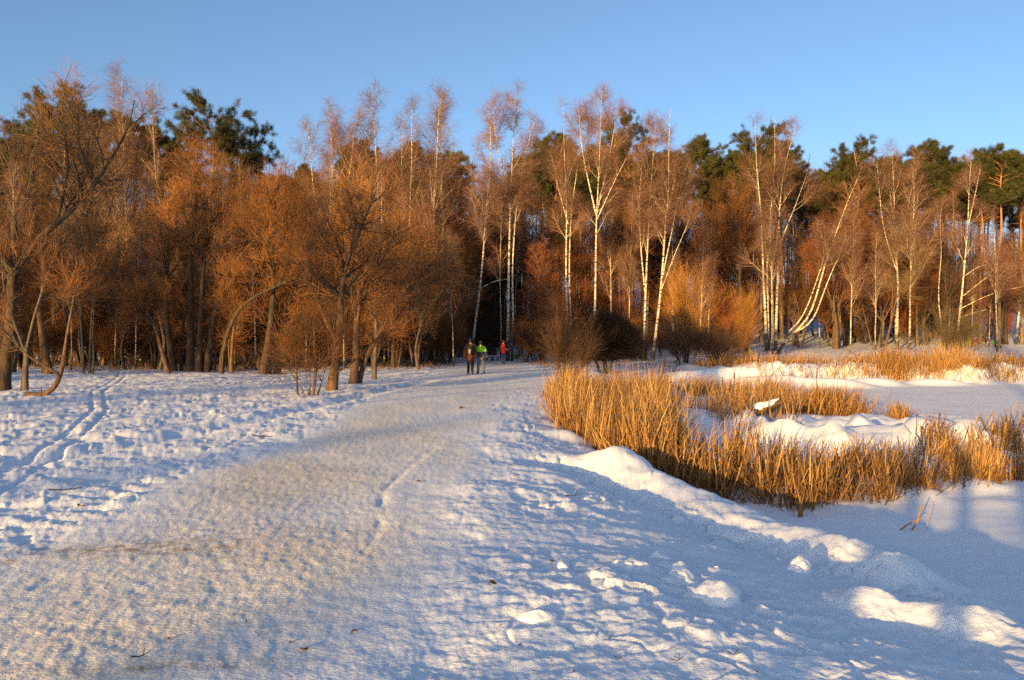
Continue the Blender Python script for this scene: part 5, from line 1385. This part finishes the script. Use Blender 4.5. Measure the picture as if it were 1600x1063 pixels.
def person(px, d, height, face, label, coat, trousers, hat, pose, coat_len=0.80, wide=1.0, boots='boot', coat_top=None):
    """face: heading in radians (0 looks along +Y, away from the viewer). pose: dict of joint offsets in a 1.75 m body"""
    x0 = PX(px, d); z0 = gz(x0, d)
    root = link('person', None, None, (x0, d, z0)); tag(root, label, 'person')
    root.rotation_euler = (0, 0, face); s = height / 1.77; root.scale = (s, s, s)
    J = dict(pel=(0, 0, .95), bel=(0, 0, 1.10), che=(0, .01, 1.30), nb=(0, 0, 1.47), nk=(0, .01, 1.53), hd=(0, .03, 1.64), ht=(0, .02, 1.70),
             shl=(-.18, 0, 1.42), shr=(.18, 0, 1.42), ell=(-.25, -.02, 1.14), elr=(.25, -.02, 1.14), wrl=(-.25, .08, .90), wrr=(.25, .08, .90),
             hil=(-.09, 0, .90), hir=(.09, 0, .90), knl=(-.10, .02, .50), knr=(.10, .02, .50), anl=(-.10, -.01, .10), anr=(.10, -.01, .10), tol=(-.12, .16, .05), tor=(.12, .16, .05))
    J.update(pose)
    k = list(J)
    E = [('pel', 'bel'), ('bel', 'che'), ('che', 'nb'), ('nb', 'nk'), ('nk', 'hd'), ('hd', 'ht'), ('nb', 'shl'), ('nb', 'shr'), ('shl', 'ell'), ('shr', 'elr'), ('ell', 'wrl'), ('elr', 'wrr'),
         ('pel', 'hil'), ('pel', 'hir'), ('hil', 'knl'), ('hir', 'knr'), ('knl', 'anl'), ('knr', 'anr'), ('anl', 'tol'), ('anr', 'tor')]
    Rb = dict(pel=.13, bel=.12, che=.14, nb=.08, nk=.055, hd=(.085, .10), ht=(.07, .08), shl=.06, shr=.06, ell=.042, elr=.042, wrl=.03, wrr=.03, hil=.085, hir=.085, knl=.055, knr=.055, anl=.038, anr=.038, tol=.03, tor=.03)
    V = [J[a] for a in k]; ED = [(k.index(a), k.index(b)) for a, b in E]
    body = link('body', skin_mesh('body', V, ED, [Rb[a] for a in k], M['skin'], 2), root)
    # face: nose, ears, eyes, mouth
    hx, hy, hz = J['hd']
    g = Geo()
    for cx, cy, cz, r in ((0, .105, -.01, (.014, .024, .020)), (-.085, .005, -.005, (.012, .022, .032)), (.085, .005, -.005, (.012, .022, .032))):
        v, f = ellipsoid(hx + cx, hy + cy, hz + cz, *r, n=8, m=6); g.add(v, f)
    link('nose_and_ears', g.mesh('nose_and_ears', M['skin']), body)
    for sx in (-1, 1):
        v, f = ellipsoid(hx + sx * .032, hy + .088, hz + .015, .012, .010, .008, n=8, m=6); g = Geo(); g.add(v, f); link('eye', g.mesh('eye', M['eye']), body)
    v, f = ellipsoid(hx, hy + .092, hz - .05, .026, .010, .007, n=8, m=6); g = Geo(); g.add(v, f); link('mouth', g.mesh('mouth', M['dark_red']), body)
    # hands with five fingers
    for sd, wr, el in ((-1, 'wrl', 'ell'), (1, 'wrr', 'elr')):
        w = np.array(J[wr]); dv = norm((w - np.array(J[el]))[None])[0]
        up = np.array([sd * 1.0, 0, 0.0]); ac = norm(np.cross(dv, up)[None])[0]
        g = Geo()
        pal = np.stack([w - dv * .02, w + dv * .03, w + dv * .07, w + dv * .095])[None]
        g.add(*tubes(pal, np.array([[.028, .036, .038, .026]]), 8))
        for fi, (o_, L) in enumerate(((-.027, .062), (-.009, .074), (.009, .070), (.027, .055))):
            b = w + dv * .085 + ac * o_
            pts = np.stack([b, b + dv * L * .5, b + dv * L * .85 - up * .012 * sd, b + dv * L - up * .03 * sd])[None]
            g.add(*tubes(pts, np.array([[.0095, .009, .008, .005]]), 6))
        b = w + dv * .03 + ac * -.034
        g.add(*tubes(np.stack([b, b + dv * .03 - ac * .022, b + dv * .058 - ac * .026])[None], np.array([[.011, .010, .006]]), 6))
        link('glove', g.mesh('glove', M['black_cloth']), root)
    # trousers
    tk = ['pel', 'hil', 'hir', 'knl', 'knr', 'anl', 'anr']
    tr = dict(pel=.15, hil=.105, hir=.105, knl=.080, knr=.080, anl=.070, anr=.070)
    TE = [('pel', 'hil'), ('pel', 'hir'), ('hil', 'knl'), ('hir', 'knr'), ('knl', 'anl'), ('knr', 'anr')]
    link('trousers', skin_mesh('trousers', [J[a] for a in tk], [(tk.index(a), tk.index(b)) for a, b in TE], [tr[a] for a in tk], trousers, 2), root)
    for an, to in (('anl', 'tol'), ('anr', 'tor')):
        a = np.array(J[an]); t = np.array(J[to]); h_ = a + (a - t) * np.array([.3, .35, 0]) ; h_[2] = t[2]
        link('boot', skin_mesh('boot', [tuple(a + np.array([0, 0, .10])), tuple(a), tuple(h_), tuple(t)], [(0, 1), (1, 2), (1, 3)], [.065, .062, .045, (.048, .04)], M[boots], 1), root)
    # coat
    bot = 0.95 - (coat_len - 0.5) * 0.6
    ck = ['nb', 'che', 'bel', 'pel', 'hem', 'shl', 'shr', 'ell', 'elr', 'cul', 'cur', 'col']
    wl = np.array(J['wrl']); wr_ = np.array(J['wrr'])
    Jc = dict(J); Jc['hem'] = (J['pel'][0], J['pel'][1], bot); Jc['cul'] = tuple(wl * .85 + np.array(J['ell']) * .15); Jc['cur'] = tuple(wr_ * .85 + np.array(J['elr']) * .15); Jc['col'] = (0, .01, 1.53)
    cr = dict(nb=(.13, .11), che=(.215 * wide, .17), bel=(.22 * wide, .175), pel=(.225 * wide, .18), hem=(.225 * wide, .175), shl=.095, shr=.095, ell=.080, elr=.080, cul=.062, cur=.062, col=.085)
    CE = [('col', 'nb'), ('nb', 'che'), ('che', 'bel'), ('bel', 'pel'), ('pel', 'hem'), ('nb', 'shl'), ('nb', 'shr'), ('shl', 'ell'), ('shr', 'elr'), ('ell', 'cul'), ('elr', 'cur')]
    cm = link('coat', skin_mesh('coat', [Jc[a] for a in ck], [(ck.index(a), ck.index(b)) for a, b in CE], [cr[a] for a in ck], coat, 2), root)
    if coat_top is not None:
        # bright yoke over the shoulders and upper arms
        me = cm.data; me.materials.append(coat_top)
        for p in me.polygons:
            c = p.center
            if c.z > 1.22 or (abs(c.x) > 0.20 and c.x < 0 and c.z > 0.9): p.material_index = 1
    # hair and hat
    v, f = ellipsoid(hx, hy - .015, hz + .0, .098, .112, .125, zmin=-0.55); g = Geo()
    keep = np.ones(len(v), bool); v[v[:, 1] > hy + .07, 1] = hy + .07
    g.add(v, f); link('hair', g.mesh('hair', M['hair']), root)
    v, f = ellipsoid(hx, hy + .0, hz + .02, .112, .125, .135, zmin=0.0); g = Geo(); g.add(v, f)
    v, f = ellipsoid(hx, hy + .0, hz + .02, .118, .131, .045, zmin=-0.9); v[:, 2] = np.clip(v[:, 2], hz - .02, hz + .045); g.add(v, f)
    link('hat', g.mesh('hat', hat), root)
    return root

walk1 = dict(knl=(-.10, .10, .52), anl=(-.10, .02, .12), tol=(-.12, .18, .05), knr=(.10, .02, .50), anr=(.10, -.14, .12), tor=(.12, .02, .05), wrl=(-.30, .05, .92), wrr=(.29, .12, .94))
p1 = person(735, 40.2, 1.76, 0.0, 'walker in rust-brown coat with black backpack seen from behind on the path', M['rust_coat'], M['dark_trousers'], M['black_cloth'], walk1, coat_len=1.05, wide=1.12)
def child_of(root, name, me): return link(name, me, root)
bp = child_of(p1, 'backpack', bm_mesh('backpack', [rbox(.32, .17, .46, (0.02, -.25, 1.22), .06)], M['black_cloth'], True))
child_of(bp, 'pocket', bm_mesh('backpack_pocket', [rbox(.10, .04, .24, (-.02, -.345, 1.14), .015)], M['grey_cloth'], True))
for sx in (-1, 1):
    g = Geo(); g.add(*tubes(np.array([[(sx * .11, -.18, 1.42), (sx * .12, -.05, 1.52), (sx * .12, .13, 1.45), (sx * .13, .19, 1.2), (sx * .15, .10, 1.02), (sx * .14, -.18, 1.04)]]), np.full((1, 6), .018), 6)); child_of(bp, 'strap', g.mesh('backpack_strap', M['black_cloth']))
walk2 = dict(knl=(-.13, .05, .51), anl=(-.16, -.03, .11), tol=(-.22, .10, .05), knr=(.13, .08, .51), anr=(.15, .02, .10), tor=(.17, .18, .05), wrl=(-.33, .05, .90), wrr=(.31, .06, .90))
p2 = person(751.5, 40.6, 1.62, 0.05, 'walker in lime and charcoal jacket beside the rust-coated walker', M['charcoal'], M['jeans'], M['black_cloth'], walk2, coat_len=0.72, wide=1.05, coat_top=M['lime'])
child_of(p2, 'hood', bm_mesh('hood', [rbox(.26, .14, .16, (0, -.10, 1.47), .06)], M['lime'], True))
sk = dict(ell=(-.22, .06, 1.15), elr=(.22, .06, 1.15), wrl=(-.20, .30, 1.06), wrr=(.20, .32, 1.08), knl=(-.09, .07, .52), knr=(.09, .04, .51), anl=(-.10, .0, .10), anr=(.10, -.03, .10))
p3 = person(786, 58, 1.70, -math.pi / 2 + 0.25, 'person in red jacket and navy trousers standing on short skis', M['red_cloth'], M['navy'], M['dark_red'], sk, coat_len=0.78, wide=1.05)
for sx in (-1, 1):
    P = np.array([[(sx * .11, -.75, .02), (sx * .11, -.3, .02), (sx * .11, .5, .02), (sx * .11, .72, .05), (sx * .11, .82, .11)]])
    v, f = tubes(P, np.array([[.03, .04, .04, .038, .02]]), 8); v[:, 2] = (v[:, 2] - .02) * 0.35 + 0.02
    v[:, 2] += np.where(v[:, 1] > .6, (v[:, 1] - .6) ** 2 * 1.2, 0)
    g = Geo(); g.add(v, f); o = link('ski', g.mesh('ski', M['metal']), p3)

# ------------------------------------------------------------------ pram
def pram():
    d = 66; x0 = PX(769.5, d); z0 = gz(x0, d)
    root = link('baby_pram', None, None, (x0, d, z0)); tag(root, 'dark pram with a red band standing on the path behind the walkers', 'pram'); root.rotation_euler = (0, 0, 0.5)
    v, f = ellipsoid(0, 0.05, 0.78, .30, .42, .42, zmin=-0.15); g = Geo(); g.add(v, f); link('hood', g.mesh('pram_hood', M['black_cloth']), root)
    link('basket', bm_mesh('pram_basket', [rbox(.52, .86, .26, (0, 0.05, .58), .08)], M['charcoal'], True), root)
    link('band', bm_mesh('pram_band', [rbox(.54, .88, .06, (0, 0.05, .69), .02)], M['dark_red'], True), root)
    g = Geo()
    for sx in (-1, 1):
        g.add(*tubes(np.array([[(sx * .24, -.38, .18), (sx * .24, 0, .42), (sx * .24, .5, .85), (sx * .24, .68, 1.0)], [(sx * .24, .45, .18), (sx * .24, .2, .35), (sx * .24, 0, .42), (sx * .24, -.2, .5)]]), np.full((2, 4), .014), 6))
    g.add(*tubes(np.array([[(-.24, .68, 1.0), (0, .70, 1.01), (.24, .68, 1.0)]]), np.full((1, 3), .016), 6))
    link('frame', g.mesh('pram_frame', M['metal']), root)
    for sx in (-1, 1):
        for sy in (-.38, .45):
            a = np.linspace(0, 2 * math.pi, 17)
            P = np.stack([np.full(17, sx * .27), sy + .15 * np.cos(a), .17 + .15 * np.sin(a)], 1)[None]
            g = Geo(); g.add(*tubes(P, np.full((1, 17), .022), 6))
            for q in range(4):
                e = np.array([0, math.cos(q * math.pi / 4), math.sin(q * math.pi / 4)]) * .14; c = np.array([sx * .27, sy, .17])
                g.add(*tubes(np.stack([c - e, c, c + e])[None], np.full((1, 3), .006), 4))
            link('wheel', g.mesh('pram_wheel', M['black_cloth']), root)
pram()

# ------------------------------------------------------------------ board on posts at the way into the wood
def board():
    d = 78; x0 = PX(757, d); z0 = gz(x0, d)
    M['board'] = flat('dark_board', (0.025, 0.020, 0.016), 0.8)
    root = link('notice_board', None, None, (x0, d, z0)); tag(root, 'dark board on two posts where the path enters the wood', 'board')
    for sx in (-.32, .32):
        link('post', bm_mesh('board_post', [rbox(.10, .10, 1.5 + (0.35 if sx > 0 else 0), (sx, 0, .62 + (0.1 if sx > 0 else 0)), .01)], M['board']), root)
    link('panel', bm_mesh('board_panel', [rbox(.86, .06, .85, (0, -.09, 1.75), .01)], M['board']), root)
    link('roof', bm_mesh('board_roof', [rbox(1.05, .34, .05, (0, -.03, 2.24), .01, (0.25, 0, 0))], M['board']), root)
board()

# small coloured things on the far bank
def far_things():
    yg = flat('yellow_green_paint', (0.34, 0.36, 0.03), 0.6)
    d = 82; x0 = PX(1513, d); z0 = gz(x0, d)
    r = link('litter_box', None, None, (x0, d, z0)); tag(r, 'yellow-green box standing right of the olive shrub on far bank', 'box')
    link('box_body', bm_mesh('litter_box_body', [rbox(.62, .5, .78, (0, 0, .42), .04)], yg, True), r)
    link('lid', bm_mesh('litter_box_lid', [rbox(.68, .56, .08, (0, 0, .85), .02)], yg, True), r)
    d = 86; x0 = PX(1551, d); z0 = gz(x0, d)
    wood = flat('dark_plank', (0.10, 0.035, 0.02), 0.8)
    r = link('bench', None, None, (x0, d, z0)); tag(r, 'low dark red bench between the two pines on far bank', 'bench')
    link('seat', bm_mesh('bench_seat', [rbox(1.7, .34, .07, (0, 0, .46), .015)], wood), r)
    for sx in (-.65, .65): link('leg', bm_mesh('bench_leg', [rbox(.10, .30, .44, (sx, 0, .21), .01)], wood), r)
    for nm, px, dd, sz, mt, lab in (('bag', 1545, 85.2, (.34, .25, .26), flat('white_bag_cloth', (0.7, 0.6, 0.5)), 'small white bag in front of the far bench'),
                                    ('bag', 1552, 85.0, (.36, .26, .36), flat('mint_bag_cloth', (0.18, 0.55, 0.30)), 'mint green bag in front of the far bench'),
                                    ('backpack', 1565, 85.4, (.44, .34, .56), M['black_cloth'], 'black backpack on the snow right of the front pine trunk'),
                                    ('bag', 1524, 87.0, (.9, .3, .36), M['dark_red'], 'dark red bundle on snow between the box and the pine'),
                                    ('bag', 1172.5, 71.0, (.26, .22, .36), flat('bright_green_cloth', (0.08, 0.60, 0.12)), 'bright green bag left of the triple birch'),
                                    ('bag', 808, 69.0, (.42, .3, .5), flat('dull_green_cloth', (0.12, 0.24, 0.03)), 'lime green bundle behind the twin birch')):
        x = PX(px, dd); z = gz(x, dd)
        r = link(nm, None, None, (x, dd, z)); tag(r, lab, nm)
        link('sack', bm_mesh(nm + '_sack', [rbox(*sz, (0, 0, sz[2] * .48), min(sz) * .28)], mt, True), r)
        g = Geo(); g.add(*tubes(np.array([[(-sz[0] * .2, 0, sz[2] * .9), (-sz[0] * .12, 0, sz[2] * 1.18), (sz[0] * .12, 0, sz[2] * 1.18), (sz[0] * .2, 0, sz[2] * .9)]]), np.full((1, 4), .014), 6))
        link('handle', g.mesh(nm + '_handle', mt), r)
far_things()

# ------------------------------------------------------------------ fallen wood, twigs, dry leaves on the snow
def log_on_ground(px0, py0, px1, py1, d, r, label, snow=True):
    x0, x1 = PX(px0, d), PX(px1, d); xm = (x0 + x1) / 2; z0 = gz(xm, d)
    root = link('fallen_log', None, None, (xm, d, z0)); tag(root, label, 'log')
    za, zb = PZ(py0, d) - z0, PZ(py1, d) - z0
    off = -min(za, zb) + r * 0.6
    P = np.array([[(x0 - xm, 0.2, za + off), ((x0 - xm) * .4, 0, (za * .7 + zb * .3) + off + .05), ((x1 - xm) * .4, -.1, (za * .3 + zb * .7) + off), (x1 - xm, -.2, zb + off)]])
    g = Geo(); g.add(*tubes(P, np.array([[r, r * .95, r * .8, r * .5]]), 8)); link('stem', g.mesh('log_stem', M['brown_bark']), root)
    P2 = P + np.array([0, 0, r * .6])
    g = Geo(); g.add(*tubes(P2, np.array([[r * .7, r * .75, r * .7, r * .3]]), 7)); link('snow_cap', g.mesh('log_snowcap', M['snow']), root)
log_on_ground(178, 561, 228, 570, 60, 0.20, 'fallen snow-topped log at foot of the tall left birch')
M['dead_leaf'] = flat('dead_leaf', (0.16, 0.075, 0.028), 0.7)
M['stick'] = flat('dark_stick', (0.035, 0.024, 0.018), 0.9)
def leaf_mesh(seed):
    rng = Rng(seed)
    n = 9; t = np.linspace(0, 1, n)
    w = np.sin(t * math.pi) ** 0.8 * 0.42 * (1 + rng.n(0, .12, n)); w[0] = w[-1] = 0.01
    zc = 0.22 * np.sin(t * math.pi * 1.2 + rng.u(0, 1)) + 0.05
    L = np.stack([t - .5, w, zc + w * rng.u(.3, .8)], 1); C = np.stack([t - .5, w * 0, zc], 1); Rr = np.stack([t - .5, -w, zc + w * rng.u(.3, .8)], 1)
    V = np.concatenate([L, C, Rr]); i = np.arange(n - 1)
    F = np.concatenate([np.stack([i, i + 1, n + i + 1, n + i], 1), np.stack([n + i, n + i + 1, 2 * n + i + 1, 2 * n + i], 1)])
    V2 = V.copy(); V2[:, 2] -= 0.02
    return mesh_np('leaf', np.concatenate([V, V2]), [np.concatenate([F, F[:, ::-1] + len(V)])], M['dead_leaf'])
LM = [leaf_mesh(700 + i) for i in range(4)]
deps = bpy.context.evaluated_depsgraph_get()
ground_o = bpy.data.objects['snow_ground']
def surf(x, y):
    ok, p, n, _ = ground_o.ray_cast((x, y, 5), (0, 0, -1))
    return p.z if ok else gz(x, y)
def leaf(px, py, size, rot, label, i, group=None):
    x, y = mpx(px, py, 0.0); z = surf(x, y); x, y = mpx(px, py, z); z = surf(x, y)
    o = link('dead_leaf', LM[i % 4], None, (x, y, z + 0.004)); o.scale = (size, size, size * 0.55); o.rotation_euler = (0.1, 0.05, rot)
    tag(o, label, 'leaf', group)
for i, (px, py, s, lab) in enumerate(((770, 915, .062, 'curled brown leaf at right of the path, the larger one'), (750, 900, .028, 'small brown leaf just left of the larger curled leaf'), (475, 1018, .062, 'brown leaf low on the path near the bottom edge'), (553, 990, .045, 'brown leaf on the path right of the lowest one'), (454, 1006, .022, 'tiny dark leaf left of the lowest path leaf'),
                                      (862, 880, .035, 'brown leaf on the shaded snow right of the path'), (655, 755, .07, 'ochre leaf by the groove at the right of the path'), (126, 797, .085, 'upright reddish leaf on the left snow'), (722, 640, .16, 'dark lump of leaves far up the path'), (930, 840, .03, 'small dark leaf above the foreground clods'), (265, 1000, .03, 'small reddish leaf lower left on the path'))):
    leaf(px, py, s, i * 1.1, lab, i)
rl = np.random.default_rng(88)
for i in range(46):
    px, py = rl.uniform(250, 1250), 1063 - 330 * rl.uniform(0, 1) ** 1.6
    leaf(px, py, rl.uniform(.008, .02), rl.uniform(0, 6.28), 'tiny dark crumb of leaf or bark scattered on foreground snow', i, 'crumbs scattered on the snow')
def stick(px, py, L, rot, bend, r, label):
    x, y = mpx(px, py, 0.0); z = surf(x, y); x, y = mpx(px, py, z); z = surf(x, y)
    q = np.linspace(-.5, .5, 6)
    P = np.stack([q * L, bend * L * (q ** 2 - .25), 0.012 + 0.02 * np.abs(q)], 1)[None]
    g = Geo(); g.add(*tubes(P, np.linspace(r, r * .5, 6)[None], 5))
    g.add(*tubes(np.array([[P[0, 3], P[0, 3] + (L * .12, L * .12, .02), P[0, 3] + (L * .2, L * .2, .03)]]), np.array([[r * .6, r * .5, r * .3]]), 4))
    o = link('stick', g.mesh('stick', M['stick']), None, (x, y, z)); o.rotation_euler = (0, 0, rot); tag(o, label, 'stick')
stick(103, 767, 0.34, 0.5, 0.5, .008, 'thin bent dark stick lying on the left snow')
stick(407, 680, 0.45, -0.5, 0.4, .014, 'dark forked stick on the snow left of the path')
stick(1057, 1031, 0.075, 0.4, 0.6, .003, 'small curved twig on shaded snow bottom centre')
stick(1147, 1028, 0.07, -0.4, 0.5, .003, 'small curved twig right of the other bottom twig')
stick(966, 1034, 0.05, -0.6, 0.3, .003, 'short straight twig left of the bottom curved twigs')
stick(220, 1030, 0.10, 0.9, 0.2, .004, 'dark twig in the groove at lower left')
stick(895, 775, 0.20, 0.3, 0.3, .005, 'thin twig on the snow before the rounded snow heap')
stick(1340, 843, 0.10, 0.1, 0.3, .004, 'short twig lying on the ice before the reeds')

# ------------------------------------------------------------------ labels of the crowded rows: place each between landmarks one can find
MARKS = [(-400, 'left picture edge'), (72, 'stout leaning trunk'), (138, 'three-stem clump'), (208, 'tall left birch'), (335, 'big green pine'), (425, 'tall red-brown tree'), (520, 'broad reddish birch'), (592, 'tallest pointed birch'), (690, 'narrow drooping birch'), (793, 'twin birch'), (890, 'close-set double birch'), (932, 'fan birch'),
         (1045, 'right-leaning birch'), (1205, 'triple birch'), (1306, 'round red tree'), (1402, 'tall forked birch'), (1500, 'long-armed birch'), (1560, 'front pine'), (2200, 'right picture edge')]
ORD = ['first', 'second', 'third', 'fourth', 'fifth', 'sixth', 'seventh', 'eighth', 'ninth', 'tenth', 'eleventh', 'twelfth', 'thirteenth', 'fourteenth', 'fifteenth', 'sixteenth', 'seventeenth', 'eighteenth', 'nineteenth', 'twentieth']
SHORT = {'leafless trees of the wood behind': 'dark leafless background tree', 'pines of the wood behind': 'dark background pine', 'slim birches in the wood': 'slim background birch', 'undergrowth shrubs': 'brown forest-edge shrub',
         'understorey trees behind the far bank': 'brown understorey tree', 'willows in the tangle left of the path': 'brown tangled willow', 'slender young stems left of the path': 'slender young stem', 'brushwood left of the path': 'dark brushwood clump',
         'shrubs deep in the wood': 'shrub deep in wood', 'pines of the rear row': 'rear-row pine', 'low willows behind the trunk row': 'low bushy willow', 'trees filling the gap above the path': 'dark tree above path gap', 'brushwood at the path mouth': 'brushwood at path mouth'}
byslot = {}
for o in scene.objects:
    g = o.get('group')
    if o.parent is None and g in SHORT:
        px = 800 + o.location.x / o.location.y * FPX
        k = max(i for i in range(len(MARKS) - 1) if px >= MARKS[i][0])
        byslot.setdefault((g, k), []).append((px, o))
for (g, k), lst in byslot.items():
    lst.sort(key=lambda t: t[0])
    for i, (px, o) in enumerate(lst):
        which = 'only' if len(lst) == 1 else ORD[min(i, 19)] + ' from left'
        o['label'] = ('only ' + SHORT[g] if len(lst) == 1 else SHORT[g] + ' ' + which) + ' between ' + MARKS[k][1] + ' and ' + MARKS[k + 1][1]
